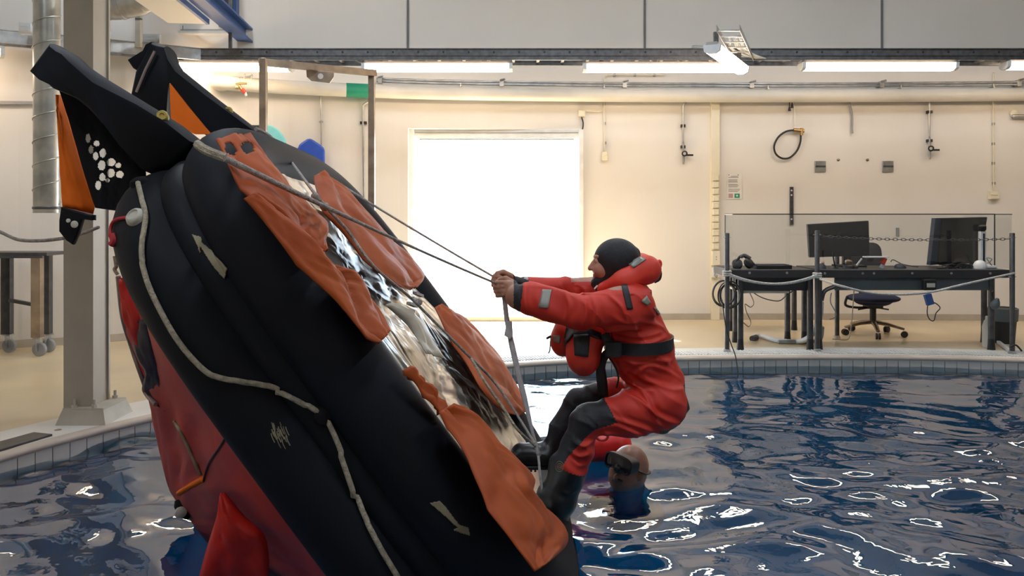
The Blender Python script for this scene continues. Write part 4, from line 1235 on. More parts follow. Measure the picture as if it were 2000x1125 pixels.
# red float half under water behind the leg
FY = 4.32
ff_ = Field((.2, 4.05, -.3), (.85, 4.6, .2), .008)
ff_.cap(P(1110, 876, FY), P(1204, 868, FY), .078, .085, .03, sy=1.3); ff_.cap(P(1206, 858, FY), P(1212, 885, FY), .055, .06, .02, sy=1.7)
fv, ffc = ff_.mesh(); fl_ = thing('buoy', 'bright red float lying on the water behind the person in the suit', 'float', P(1170, 890, FY))
obj('float_body', (smooth_mesh(fv, ffc, 1), ffc), 'float_red', fl_, angle=None, normals=False)
obj('float_ring', MB().tube([P(1176 + 11 * math.cos(t), 852 + 8 * math.sin(t), FY - .125) for t in np.linspace(-.2, 3.4, 14)], .008, 8), 'canopy', fl_)
# ================================================================== LEFT SIDE: COLUMN, DUCTS, TROLLEY, FRAME
c0 = PF(155, 826); cy_ = 4.74
colm = thing('steel_column', 'beige painted steel column standing on the pool deck at the left', 'column', (P(155, 0, cy_).x, cy_, 0))
xl, xr = P(124, 0, cy_).x, P(182, 0, cy_).x
sh = MB(); dpt = .20
sh.box2((xl, cy_, .09), (xr, cy_ + .018, H_CEIL)); sh.box2((xl, cy_ + dpt - .018, .09), (xr, cy_ + dpt, H_CEIL)); 
sh.box2((xr - .03, cy_ + .018, .09), (xr - .012, cy_ + dpt - .018, H_CEIL)); sh.box2((xl + .012, cy_ + .018, .09), (xl + .03, cy_ + dpt - .018, H_CEIL))
obj('shaft', sh, 'column_paint', colm, smooth=False)
bx0, bx1 = P(107, 0, cy_ - .07).x, P(206, 0, cy_ - .07).x
bz = .09
def frus(a, b, z0, z1, ins):
    v = [(a[0], a[1], z0), (b[0], a[1], z0), (b[0], b[1], z0), (a[0], b[1], z0), (a[0] + ins, a[1] + ins, z1), (b[0] - ins, a[1] + ins, z1), (b[0] - ins, b[1] - ins, z1), (a[0] + ins, b[1] - ins, z1)]
    return MB().add(v, [(3, 2, 1, 0), (4, 5, 6, 7), (0, 1, 5, 4), (1, 2, 6, 5), (2, 3, 7, 6), (3, 0, 4, 7)])
obj('plinth', frus((bx0, cy_ - .07), (bx1, cy_ + dpt + .07), 0, bz, .028), 'column_base', colm, smooth=False)
obj('base_plate', MB().box2((bx0 + .03, cy_ - .04, bz), (bx1 - .03, cy_ + dpt + .04, bz + .012)), 'column_base', colm, smooth=False)
for a in (.3, .7):
    for y in (cy_ - .022, cy_ + dpt + .022):
        x = bx0 + (bx1 - bx0) * a
        obj('anchor_bolt', MB().lathe((x, y, bz + .012), (0, 0, 1), [(.018, 0), (.018, .018), (.009, .018), (.009, .05)], 6), 'column_base', colm, smooth=False)

# spiral duct hanging down beside the column
DYy = 6.2
dr = (P(115, 0, DYy).x - P(68, 0, DYy).x) / 2; dx = P(91.5, 0, DYy).x; dz0 = P(0, 416, DYy).z
du = thing('ventilation_duct', 'vertical grey spiral ventilation duct with an open lower end', 'duct', (dx, DYy, dz0))
mbd = MB(); mbd.lathe((dx, DYy, dz0), (0, 0, 1), [(dr * .96, .02), (dr, .0), (dr, .1), (dr, H_CEIL - dz0)], 32)
obj('duct_pipe', mbd, 'duct', du, angle=50)
sp_ = []
for k in range(int(24 * (H_CEIL - dz0) / .19)):
    t = k / 24 * 2 * math.pi; sp_.append((dx + (dr + .001) * math.cos(t), DYy + (dr + .001) * math.sin(t), dz0 + .07 + k / 24 * .19))
obj('spiral_seam', MB().tube(sp_, .006, 5), 'duct', du, angle=None)
obj('end_ring', MB().lathe((dx, DYy, dz0 + .03), (0, 0, 1), [(dr + .002, 0), (dr + .006, .004), (dr + .006, .018), (dr + .002, .022)], 32), 'dark_steel', du)
# upper silver ducting with a bend
du2 = thing('flexible_duct', 'shiny galvanised duct with a swept bend near the ceiling', 'duct', P(240, 10, 7.1))
pp = spline([P(170, 4, 7.1), P(205, 9, 7.1), P(240, 8, 7.1), P(285, -8, 7.1), P(312, -60, 7.1), P(318, -200, 7.1)], 8)
obj('duct_pipe', MB().tube(pp, .135, 28), 'galv', du2, angle=None)
for k in (9, 15, 21, 27):
    a = pp[k]; b = pp[k + 1]; obj('seam_ring', MB().tube([a, b], .141, 28), 'galv', du2)
# conduit dropping to the tray with junction boxes
cn = thing('drop_conduit', 'upright square conduit dropping from the ceiling to the tray', 'conduit', P(271, 95, 7.6))
obj('conduit_pipe', MB().bar(P(271, 92, 7.6), P(271, -300, 7.6), .05, .05), 'column_base', cn, smooth=False)
obj('conduit_clamp', MB().box(P(271, 37, 7.58), (.06, .03, .012)), 'tray_steel', cn, smooth=False)
obj('conduit_clamp', MB().box(P(271, 8, 7.58), (.06, .03, .012)), 'tray_steel', cn, smooth=False)
def jbox(px0, py0, px1, py1, Y, label, m='galv', name='junction_box'):
    a = P(px0, py1, Y); b = P(px1, py0, Y)
    t = thing(name, label, 'junction box', ((a.x + b.x) / 2, Y, a.z))
    obj('box_body', MB().box2((a.x, Y, a.z), (b.x, Y + .05, b.z)), m, t, bevel=.006)
    obj('box_lid', MB().box2((a.x + .01, Y - .012, a.z + .01), (b.x - .01, Y, b.z - .01)), m, t, bevel=.003)
    for s in (-1, 1): obj('lid_rib', MB().box(((a.x + b.x) / 2, Y - .014, (a.z + b.z) / 2 + s * (b.z - a.z) * .18), ((b.x - a.x) * .5, .008, .008)), m, t)
    return t
jbox(279, 66, 311, 84, 7.72, 'small grey junction box on the tray behind the far ramp', 'lamp_end')
jbox(200, 60, 212, 78, 7.45, 'small pale box on the tray right of the column', 'lamp_end')
jbox(1352, 88, 1384, 96, 7.98, 'flat grey box lying on the tray above the third lamp', 'galv')
jbox(36, 44, 64, 66, 6.95, 'pale box on the tray left of the duct', 'lamp_end')
# blue runway beam receding overhead, pale boards beside it, dark hatch
bd = Vector((-.0927, 1, 0)).normalized(); be = P(501, 92, 8.72)
beam = thing('roof_beam', 'blue painted steel beam sloping away overhead at the upper left', 'beam', be)
s0 = be + Vector((-.07, 0, .015)) - bd * 6.5; s1_ = be + Vector((-.07, 0, .015))
obj('bottom_flange', MB().bar(s0, s1_, .15, .02), 'blue_paint', beam, smooth=False)
obj('web_plate', MB().bar(s0 + Vector((0, 0, .07)), s1_ + Vector((0, 0, .07)), .014, .12), 'blue_paint', beam, smooth=False)
obj('top_flange', MB().bar(s0 + Vector((0, 0, .14)), s1_ + Vector((0, 0, .14)), .15, .02), 'blue_paint', beam, smooth=False)
obj('end_plate', MB().box(s1_ + Vector((.01, 0, .07)), (.17, .02, .17)), 'blue_paint', beam, smooth=False)
sb = thing('soffit_board', 'pale soffit board running alongside the blue beam', 'board', P(380, 30, 7.9))
q1 = P(410, 49, 7.45); q0 = q1 - bd * 5
obj('board_panel', MB().bar(q0 + Vector((-.22, 0, .03)), q1 + Vector((-.22, 0, .03)), .36, .03), 'wall_paint', sb, smooth=False)
obj('board_edge', MB().bar(q0 + Vector((-.02, 0, .03)), q1 + Vector((-.02, 0, .03)), .03, .05), 'blue_paint', sb, smooth=False)
lamp(P(341, 61, 8.15), P(460, 61, 8.15), 'small dim strip lamp below the blue beam at the upper left', group=None, w=.10, h=.05, glow='lamp_end')
hp = thing('wall_hatch', 'dark hatch with a blue edge in the upper wall beside the beam', 'hatch', PW(448, 48))
a = PW(428, 52, .02); b = PW(471, -130, .02)
obj('hatch_panel', MB().box2((a.x, a.y - .01, a.z), (b.x - .03, a.y + .03, b.z)), 'dark_panel', hp, smooth=False)
obj('hatch_edge', MB().box2((b.x - .03, a.y - .04, a.z - .02), (b.x, a.y + .06, b.z)), 'blue_paint', hp, smooth=False)
obj('hatch_pipe', MB().tube([PW(446, 60, .05), PW(446, 14, .05), PW(452, 10, .05), PW(466, 10, .05)], .008, 6), 'galv', hp)
# wall rail at the far left
wrl = PW(30, 201, .03)
tag(obj('wall_rail', MB().bar(PW(-140, 199, .02), PW(70, 201, .02), .02, .03), 'lamp_housing', smooth=False), 'thin grey rail on the wall left of the duct', 'rail')

# trolley
ty = 6.95
tr_ = thing('trolley', 'dark steel trolley on castors by the left wall', 'trolley', (P(40, 0, ty).x, ty, 0))
tz = P(0, 497, ty).z
xL, xR = P(-40, 0, ty).x, P(98, 0, ty).x
obj('top_plate', MB().box2((xL, ty - .05, tz - .01), (xR, ty + .26, tz + .02)), 'dark_steel', tr_, smooth=False)
obj('top_lip', MB().box2((xL, ty - .07, tz - .03), (xR - .03, ty - .05, tz - .008)), 'dark_steel', tr_, smooth=False)
legs = [(P(73, 0, ty).x, ty), (P(73, 0, ty).x - .04, ty + .20), (P(-22, 0, ty).x, ty), (P(14, 0, ty + .18).x, ty + .18)]
for i, (x, y) in enumerate(legs):
    obj('leg', MB().box2((x - .042, y - .03, .17), (x + .042, y + .03, tz - .01)), 'dark_steel' if i != 0 else 'frame_steel', tr_, smooth=False)
    cst = obj('castor', MB().bar((x + .01, y - .028, .17), (x + .02, y - .028, .05), .006, .04).bar((x + .01, y + .028, .17), (x + .02, y + .028, .05), .006, .04).box((x + .01, y, .165), (.07, .07, .012)), 'galv', tr_, smooth=False)
    obj('wheel', MB().lathe((x + .02, y - .018, .062), (0, 1, 0), [(.02, 0), (.056, 0), (.062, .006), (.062, .030), (.056, .036), (.02, .036)], 22), 'grey_plastic', cst)
obj('cross_bar', MB().bar((legs[0][0], legs[0][1], .46), (legs[3][0], legs[3][1], .49), .03, .03), 'dark_steel', tr_, smooth=False)

# rope swinging in from the left to the raft
tag(obj('mooring_rope', MB().tube(spline([P(-160, 372, 3.3), P(-60, 428, 3.3), P(0, 453, 3.3), P(36, 468, 3.3), P(80, 470, 3.3), P(125, 465, 3.3), P(160, 456, 3.28), P(192, 444, 3.22)], 7), .0075, 8), 'rope_grey', angle=None), 'grey rope sagging from the left picture edge to the raft', 'rope')

# steel portal frame with a lifting lug
gy0, gy1 = 6.6, 7.6
fr_ = thing('lifting_frame', 'brownish steel portal frame with a lug plate under its crossbar', 'frame', (P(515, 0, gy0).x, gy0, 0))
def post(px, Y, ptop, w):
    x = P(px, 0, Y).x; z = P(0, ptop, Y).z
    return MB().box2((x - w / 2, Y - w / 2, 0), (x + w / 2, Y + w / 2, z))
obj('upright', post(514.5, gy0, 114, .058), 'frame_steel', fr_, bevel=.004)
obj('upright', post(726, gy1, 137, .062), 'frame_steel', fr_, bevel=.004)
cb0, cb1 = P(508, 121, gy0), P(733, 143, gy1)
obj('crossbar', MB().bar(cb0, cb1, .05, .06), 'frame_steel', fr_, smooth=False)
lg = [(598, 137), (652, 142), (652, 150), (644, 162), (608, 158), (599, 150)]
yl = 7.05
lug = obj('lug_plate', MB().prism([P(a, b, yl) for a, b in lg], (0, .012, 0)), 'frame_steel', fr_, smooth=False)
obj('lug_hole', MB().lathe(P(626, 149, yl - .001), (0, -1, 0), [(.026, 0), (.026, .002), (.020, .002)], 18), 'wall_paint', lug)
for a, b, Y in ((514.5, 0, gy0), (726, 0, gy1)):
    x = P(a, 0, Y).x; obj('foot_plate', MB().box((x, Y, .006), (.14, .14, .012)), 'frame_steel', fr_)

# ================================================================== PIPES AND FITTINGS ON THE BACK WALL
def wall_poly(pts, off): return [PW(a, b, off) for a, b in pts]
# big pale pipe following the wall
zc = PW(1150, 186, .14).z
xs = np.linspace(PW(428, 170, .14).x, 7.5, 60)
big = thing('wall_pipe', 'thick cream pipe running along the whole curved back wall', 'pipe', (float(xs[0]), wallY(float(xs[0])) - .14, zc))
pr = .078
main = [(float(x), wallY(float(x)) - .14, zc) for x in xs]
elbow = spline([(main[0][0] - .005, wallY(main[0][0]) + .1, zc), (main[0][0] - .03, main[0][1] + .1, zc), main[0], main[1]], 5)
obj('pipe_run', MB().tube(main, pr, 22), 'pipe_white', big, angle=None)
obj('pipe_elbow', MB().tube(elbow, pr, 22), 'pipe_white', big, angle=None)
gseg = [PW(x, 175, .14) for x in (676, 697, 719)]; gseg = [(p.x, wallY(p.x) - .14, zc) for p in gseg]
obj('green_band', MB().tube(gseg, pr + .003, 22), 'green', big)
for px in (1500, 1760, 1940, 900, 1180):
    p = PW(px, 176, .14); obj('pipe_hanger', MB().bar((p.x, wallY(p.x), zc + .09), (p.x, wallY(p.x) - .16, zc + .09), .02, .012).bar((p.x, wallY(p.x) - .14, zc + .075), (p.x, wallY(p.x) - .14, zc + .13), .012, .012), 'galv', big, smooth=False)
tp = thing('drain_valve', 'small brass valve with a red tap on the thick pipe', 'valve', PW(470, 175, .22))
obj('valve_body', MB().cyl(PW(460, 163, .225), PW(482, 163, .225), .012).cyl(PW(466, 166, .23), PW(474, 178, .24), .015).lathe(PW(463, 171, .23), (0, -1, 0), [(.02, 0), (.02, .015), (.01, .02)], 10), 'brass', tp)
obj('tap', MB().cyl(PW(472, 174, .25), PW(479, 181, .25), .022), 'red_knob', tp)
obj('tap_outlet', MB().cyl(PW(478, 179, .25), PW(481, 187, .25), .017, .012), 'white_plastic', tp)
obj('valve_stem', MB().cyl(PW(474, 152, .2), PW(494, 148, .2), .008).cyl(PW(478, 144, .2), PW(476, 156, .2), .006).cyl(PW(492, 145, .2), PW(490, 154, .2), .006), 'galv', tp)
# galvanised conduit rail with clamps
rl = thing('conduit_rail', 'thin galvanised double conduit with clamps above the thick pipe', 'conduit', PW(1000, 162, .1))
zr = PW(1200, 165, .12).z
xs2 = np.linspace(PW(735, 158, .12).x, 7.5, 40)
for dz_ in (.016, -.016):
    obj('conduit_pipe', MB().tube([(float(x), wallY(float(x)) - .12, zr + dz_) for x in xs2], .013, 8), 'galv', rl, angle=None)
for px in (742, 980, 1220, 1468, 1722, 1990):
    p = PW(px, 165, .12); obj('conduit_clamp', MB().box((p.x, p.y + .01, zr), (.05, .05, .075)).box((p.x, wallY(p.x) - .05, zr + .0), (.03, .1, .03)).cyl((p.x - .02, p.y - .03, zr + .03), (p.x + .04, p.y - .03, zr + .045), .012, n=8), 'galv', rl, smooth=False)

def wall_pipe_run(pts, r, m, off, name, label, cat, clips=(), group=None, clip_m='black_plastic', parts='pipe_run'):
    t = thing(name, label, cat, PW(*pts[-1], off), group)
    obj(parts, MB().tube(spline(wall_poly(pts, off), 6), r, 8), m, t, angle=None)
    for (a, b) in clips: obj('clip', MB().box(PW(a, b, off * .6), (r * 2 + (.05 if r > .009 else .012), off * 1.2, .03)), clip_m, t, smooth=False)
    return t
t = wall_pipe_run([(626, 180), (627, 230), (628, 290), (629, 360)], .010, 'galv', .04, 'drop_pipe', 'thin upright pipe above the blue reel', 'pipe')
obj('collar_ring', MB().lathe(PW(627, 238, .04), (0, 0, 1), [(.016, -.012), (.026, -.004), (.026, .004), (.016, .012)], 14), 'galv', t)
wall_pipe_run([(722, 199), (712, 203), (709, 215), (710, 300), (711, 412)], .012, 'galv', .04, 'drop_pipe', 'thin upright pipe with dark clips beside the steel frame', 'pipe', clips=((710, 240), (711, 410)))
# hose reels
tq = PW(512, 268, .30)
te = thing('teal_disc', 'large teal disc of a covered reel behind the raft', 'hose reel', tq)
obj('disc_cover', MB().lathe(tq + Vector((0, .10, -.10)), (.12, -1, .1), [(.20, 0), (.235, .01), (.235, .10), (.22, .115), (.02, .12)], 40), 'teal', te)
obj('disc_bracket', MB().box(tq + Vector((-.10, .06, .105)), (.17, .16, .05)), 'dark_panel', te, bevel=.006)
br_ = PW(612, 308, .2)
rl2 = thing('hose_reel', 'bright blue cable reel hanging on the back wall', 'hose reel', br_)
oc = [(580, 292), (585, 281), (600, 271), (607, 270), (627, 283), (634, 290), (634, 318), (631, 330), (617, 340), (603, 328), (592, 320)]
cc = Vector(); fp = [PW(a, b, .22) for a, b in oc]
obj('reel_case', MB().prism(fp, (-.03, .14, 0)), 'reel_blue', rl2, smooth=False, bevel=.02)
obj('reel_hub', MB().lathe(PW(611, 307, .222), (.1, -1, 0), [(.02, 0), (.02, .012), (.012, .016)], 14), 'dark_panel', rl2)
obj('reel_lead', MB().tube(spline([PW(622, 338, .2), PW(624, 350, .2), PW(626, 372, .2)], 4), .008, 6), 'black_plastic', rl2)
# round mandatory sign
sg = thing('round_sign', 'small round blue and white safety sign on the wall', 'sign', PW(672, 380, .01))
obj('sign_plate', MB().lathe(PW(672, 380, .012), (0, -1, 0), [(.060, 0), (.060, .006), (.048, .007)], 30), 'reel_blue', sg)
obj('sign_field', MB().lathe(PW(672, 380, .019), (0, -1, 0), [(.049, 0), (.049, .001), (.03, .0015)], 30), 'white_plastic', sg)
obj('sign_figure', MB().lathe(PW(670, 376, .021), (0, -1, 0), [(.019, 0), (.019, .001), (.01, .0015)], 16).prism([PW(663, 390, .021), PW(676, 390, .021), PW(676, 378, .021), (PW(664, 378, .021))], (0, -.001, 0)), 'blue_paint', sg, smooth=False)

# conduit and boxes right of the doorway
t = wall_pipe_run([(1300, 146), (1200, 146), (1185, 148), (1180, 160), (1180, 230), (1181, 296)], .007, 'cream_plastic', .025, 'wall_conduit', 'thin cream conduit running down to a socket right of the doorway', 'conduit', clips=((1200, 147), (1240, 147), (1278, 147), (1180, 203), (1181, 241), (1182, 279)), clip_m='grey_plastic')
s = thing('wall_socket', 'cream socket box at the lower end of the thin conduit by the doorway', 'socket', PW(1181, 305))
obj('socket_body', MB().box(PW(1181, 305, .03), (.075, .06, .10)), 'cream_plastic', s, bevel=.008); obj('socket_flap', MB().box(PW(1181, 300, .062), (.06, .012, .05)), 'cream_plastic', s, bevel=.004)
t = thing('door_switch', 'pale yellow switch box with a black lead above the doorway corner', 'switch', PW(1136, 221))
obj('switch_body', MB().box(PW(1136, 221, .02), (.085, .04, .085)), 'cream_plastic', t, bevel=.006); obj('switch_cover', MB().box(PW(1136, 221, .042), (.065, .008, .065)), 'cream_plastic', t, bevel=.003)
obj('switch_lead', MB().tube(spline([PW(1136, 229, .03), PW(1139, 240, .03), PW(1137, 254, .03), PW(1128, 259, .02)], 5), .008, 6), 'black_plastic', t)
obj('conduit_link', MB().tube(spline([PW(1144, 217, .025), PW(1160, 218, .025), PW(1174, 217, .025), PW(1180, 208, .025)], 5), .007, 6), 'cream_plastic', t)
def valve_drop(px, y0, y1, label, clips):
    t = thing('air_outlet', label, 'valve', PW(px, y1, .05), 'valve drops on the back wall')
    obj('drop_pipe', MB().tube(spline([PW(px + 8, y0 - 18, .06), PW(px + 8, y0 - 8, .06), PW(px + 1, y0, .05), PW(px, y0 + 12, .05), PW(px, y1 - 30, .05)], 5), .012, 8), 'galv', t, angle=None)
    for c in clips: obj('clip', MB().box(PW(px, c, .03), (.05, .06, .034)), 'black_plastic', t, smooth=False)
    obj('valve_body', MB().cyl(PW(px, y1 - 34, .05), PW(px + 1, y1, .05), .015).lathe(PW(px + 3, y1 - 15, .06), (0, -1, 0), [(.034, 0), (.034, .02), (.022, .026)], 16), 'galv', t)
    obj('valve_ring', MB().lathe(PW(px + 3, y1 - 15, .084), (0, -1, 0), [(.036, 0), (.036, .006), (.024, .008)], 16), 'black_plastic', t)
    obj('valve_hub', MB().lathe(PW(px + 3, y1 - 15, .088), (0, -1, 0), [(.018, 0), (.018, .006), (.01, .008)], 14), 'light_white', t)
    obj('valve_lever', MB().box(PW(px + 13, y1 - 12, .085), (.085, .012, .022)), 'black_plastic', t)
    obj('hose_tail', MB().cyl(PW(px + 1, y1, .05), PW(px + 1, y1 + 6, .05), .014, .010), 'galv', t)
    return t
valve_drop(1334, 205, 315, 'pipe drop with a black lever valve beside the cable trunking', (246, 287))
valve_drop(1815, 195, 305, 'pipe drop with a black lever valve above the right monitor', (219, 275))
t = wall_pipe_run([(1941, 142), (1940, 160), (1940, 300), (1941, 372)], .007, 'cream_plastic', .025, 'wall_conduit', 'long thin cream conduit near the right picture edge', 'conduit', clips=((1940, 242), (1940, 281), (1940, 319), (1941, 358)), clip_m='grey_plastic')
s = thing('wall_socket', 'pale double socket at the lower end of the right-hand conduit', 'socket', PW(1941, 380))
obj('socket_body', MB().box(PW(1941, 381, .03), (.11, .06, .10)), 'cream_plastic', s, bevel=.008); obj('socket_flap', MB().box(PW(1941, 377, .062), (.09, .012, .05)), 'cream_plastic', s, bevel=.004)
# hose loop
hl_ = thing('hose_loop', 'black hose looped back to its brass coupling on the back wall', 'hose', PW(1540, 280))
lpts = [(1552, 254), (1535, 257), (1520, 268), (1512, 285), (1515, 300), (1527, 309), (1542, 308), (1556, 295), (1563, 278), (1564, 262)]
obj('hose', MB().tube(spline(wall_poly(lpts, .05), 6), .012, 8), 'black_plastic', hl_, angle=None)
obj('coupling', MB().cyl(PW(1550, 254, .06), PW(1570, 256, .06), .025).cyl(PW(1566, 250, .07), PW(1566, 264, .07), .018), 'brass', hl_)
obj('hang_wire', MB().tube([PW(1552, 252, .04), PW(1552, 225, .03), PW(1551, 190, .03)], .004, 6), 'galv', hl_)
for i, (a, b, lab) in enumerate(((1547, 208, 'upper of two small black plugs hanging under the thick pipe'), (1542, 214, 'lower of two small black plugs hanging under the thick pipe'))):
    t = thing('cable_plug', lab, 'plug', PW(a, b, .05)); obj('plug_body', MB().cyl(PW(a, b - 5, .05), PW(a, b + 3, .05), .010, .018), 'black_plastic', t); obj('plug_wire', MB().tube([PW(a, b - 5, .05), PW(a, 190, .05)], .006, 6), 'black_plastic', t)
tag(obj('loose_cable', MB().tube(spline(wall_poly([(1657, 192), (1660, 206), (1664, 225), (1664, 252), (1665, 260)], .04), 6), .014, 8), 'grey_plastic', angle=None), 'short thick grey cable end hanging from the thick pipe', 'cable')
for a, lab in ((1602, 'square metal wall plate nearer the black hose loop'), (1734, 'square metal wall plate nearer the lever valve')):
    t = thing('wall_plate', lab, 'wall plate', PW(a, 326), 'square metal wall plates'); c = PW(a, 325, .012)
    obj('plate', MB().box(c, (.132, .02, .132)), 'galv', t, bevel=.004); obj('plate_slot', MB().box(c + Vector((0, -.012, .0)), (.12, .008, .02)), 'dark_steel', t)
for a, lab in ((1637, 'left one of two small plugs in the wall between the metal plates'), (1694, 'right one of two small plugs in the wall between the metal plates')):
    tag(obj('wall_anchor', MB().lathe(PW(a, 312, .0), (0, -1, 0), [(.018, 0), (.018, .008), (.008, .012)], 10), 'frame_steel'), lab, 'anchor')
t = thing('wall_bracket', 'dark slotted bracket strip on the wall above the left desk', 'bracket', PW(1546, 440))
obj('strip', MB().box(PW(1546, 402, .012), (.042, .02, .46)), 'dark_steel', t, bevel=.003)
for b in (372, 381, 428): obj('slot', MB().lathe(PW(1546, b, .024), (0, -1, 0), [(.011, 0), (.011, .002), (.005, .002)], 12), 'white_plastic', t)
# notice
nt_p = PW(1436, 364, .006); a = PW(1420, 389, .008); b = PW(1449, 340, .008)
no_ = thing('notice_sheet', 'printed paper notice pinned to the wall right of the trunking', 'notice', nt_p)
obj('sheet', MB().box2((a.x, a.y, a.z), (b.x, a.y + .003, b.z)), 'paper', no_, smooth=False)
W_ = b.x - a.x; H_ = b.z - a.z
tl = MB()
for k in range(14):
    zz = b.z - H_ * (.08 + .047 * k)
    if k in (2, 6, 10): continue
    wl_ = W_ * (.5 if k == 0 else random.uniform(.6, .82)); x0 = a.x + W_ * (.25 if k == 0 else .09)
    tl.box2((x0, a.y - .0015, zz), (x0 + wl_, a.y - .0005, zz - .005))
obj('text_lines', tl, 'ink', no_, smooth=False)
obj('picture', MB().box2((a.x + W_ * .1, a.y - .002, a.z + H_ * .05), (a.x + W_ * .4, a.y, a.z + H_ * .22)), 'dust_pink', no_, smooth=False)
obj('picture', MB().box2((a.x + W_ * .5, a.y - .002, a.z + H_ * .05), (a.x + W_ * .85, a.y, a.z + H_ * .22)), 'green', no_, smooth=False)
obj('picture_mark', MB().lathe((a.x + W_ * .67, a.y - .002, a.z + H_ * .14), (0, -1, 0), [(.012, 0), (.012, .001), (.006, .001)], 10), 'white_plastic', no_)
for f in (.12, .75): obj('pin', MB().lathe((a.x + W_ * f, a.y - .001, b.z - .01), (0, -1, 0), [(.006, 0), (.006, .003), (.002, .004)], 8), 'ink', no_)
# cable trunking with a column of sockets
tk = PW(1397, 624, .04); tA = PW(1389, 200, .05); tB = PW(1406, 200, .05)
tk_ = thing('cable_trunking', 'tall cream trunking with a column of sockets right of the doorway', 'trunking', (tk.x, tk.y, 0))
obj('channel', MB().box2((tA.x, tA.y, 0), (tB.x, wallY(tB.x), PW(0 + 1397, 194, .05).z)), 'cream_plastic', tk_, bevel=.004)
for k in range(11):
    c = PW(1398, 347 + k * 13.4, .066); so = obj('socket', MB().box(c, (.078, .032, .074)), 'cream_plastic', tk_, bevel=.008)
    obj('socket_recess', MB().lathe(c + Vector((0, -.016, 0)), (0, -1, 0), [(.028, 0), (.028, .003), (.024, .003), (.022, .0005)], 18), 'cream_plastic', so)
c = PW(1398, 504, .068); so = obj('outlet_box', MB().box(c, (.10, .045, .17)), 'cream_plastic', tk_, bevel=.006)
for dz_ in (-.015, .015): obj('outlet_hole', MB().lathe(c + Vector((0, -.023, dz_)), (0, -1, 0), [(.006, 0), (.006, .001), (.003, .001)], 8), 'ink', so)
c = PW(1398, 532, .068); so = obj('outlet_box', MB().box(c, (.09, .03, .12)), 'white_plastic', tk_, bevel=.004)
obj('outlet_wire', MB().tube(spline([c + Vector((0, -.02, .02)), c + Vector((-.02, -.03, -.03)), c + Vector((0, -.03, -.06)), c + Vector((.01, -.02, -.03))], 5), .004, 6), 'ink', so)
# pipe stub at the right edge
t = thing('pipe_outlet', 'short grey pipe outlet with a round flange at the right picture edge', 'pipe', PW(1985, 228))
obj('flange', MB().lathe(PW(1978, 222, .0), (0, -1, 0), [(.045, 0), (.045, .03), (.03, .036)], 16), 'cream_plastic', t)
obj('stub', MB().tube(spline([PW(1978, 228, .05), PW(1986, 227, .06), PW(2030, 227, .06)], 4), .022, 10), 'galv', t)
tag(obj('wall_tab', MB().box(PW(1753, 453, .01), (.035, .02, .10)), 'grey_plastic', bevel=.003), 'small grey tab on the wall between the two monitors', 'wall plate')
# ================================================================== DESK AREA AT THE RIGHT
def leg_round(x, y, z, r=.028):
    return MB().cyl((x, y, .10), (x, y, z), r, n=14), MB().lathe((x, y, 0), (0, 0, 1), [(r * 1.25, 0), (r * 1.1, .05), (r, .11)], 14)
def desk(label, x0, x1, y0, y1, ztop, legs, th=.075, name='desk'):
    t = thing(name, label, 'desk', ((x0 + x1) / 2, y0, 0))
    top = obj('desk_top', MB().box2((x0, y0, ztop - th), (x1, y1, ztop)), 'desk_top', t, bevel=.004)
    for x, y in legs:
        a, b = leg_round(x, y, ztop - th); lg_ = obj('leg', a, 'dark_steel', t); obj('foot', b, 'black_plastic', lg_)
    return t, top
dY = 7.2
dz_top = P(0, 527, dY).z
def X(px, Y): return P(px, 0, Y).x
tl_, topl = desk('dark desk on the left behind the coiled cable, with a keyboard on it', X(1427, dY), X(1591, dY), dY, dY + .6, dz_top, [(X(1446, 7.25), 7.25), (X(1582, 7.25), 7.25), (X(1436, 7.7), 7.7), (X(1538, 7.72), 7.72)])
obj('apron', MB().box2((X(1440, dY), dY + .06, dz_top - .20), (X(1592, dY), dY + .08, dz_top - .07)), 'desk_top', tl_)
obj('drawer_tray', MB().box2((X(1455, dY), dY + .05, dz_top - .225), (X(1545, dY), dY + .5, dz_top - .205)), 'column_base', tl_)
tr2, topr = desk('long dark desk on the right carrying two monitors', X(1601, dY), X(1972, dY), dY, dY + .6, dz_top, [(X(1608, 7.14), 7.24), (X(1944, 7.2), 7.2 + .06), (X(1922, 7.7), 7.7), (X(1571, 7.72), 7.72)])
obj('modesty_panel', MB().box2((X(1635, dY), dY + .05, P(0, 568, dY).z), (X(1938, dY), dY + .07, dz_top - .07)), 'modesty', tr2, bevel=.004)
br0 = Vector((X(1608, 7.2), 7.24, P(0, 588, 7.2).z)); obj('leg_brace', MB().tube(spline([br0, br0 + Vector((.03, 0, .09)), br0 + Vector((.12, 0, .13))], 4), .02, 8), 'dark_steel', tr2)
for px in (1464, 1537): obj('bolt', MB().lathe(P(px, 533, dY), (0, -1, 0), [(.012, 0), (.012, .003), (.006, .005)], 10), 'galv', tl_)
for px in (1611, 1685, 1707, 1782, 1858, 1934): obj('bolt', MB().lathe(P(px, 534, dY), (0, -1, 0), [(.012, 0), (.012, .003), (.006, .005)], 10), 'galv', tr2)
# small table behind
desk('low grey table standing behind the left desk', X(1430, 8.3), X(1556, 8.3), 8.05, 8.6, .70, [(X(1428, 8.45), 8.45), (X(1551, 8.5), 8.5), (X(1440, 8.1), 8.1)], th=.03, name='side_table')

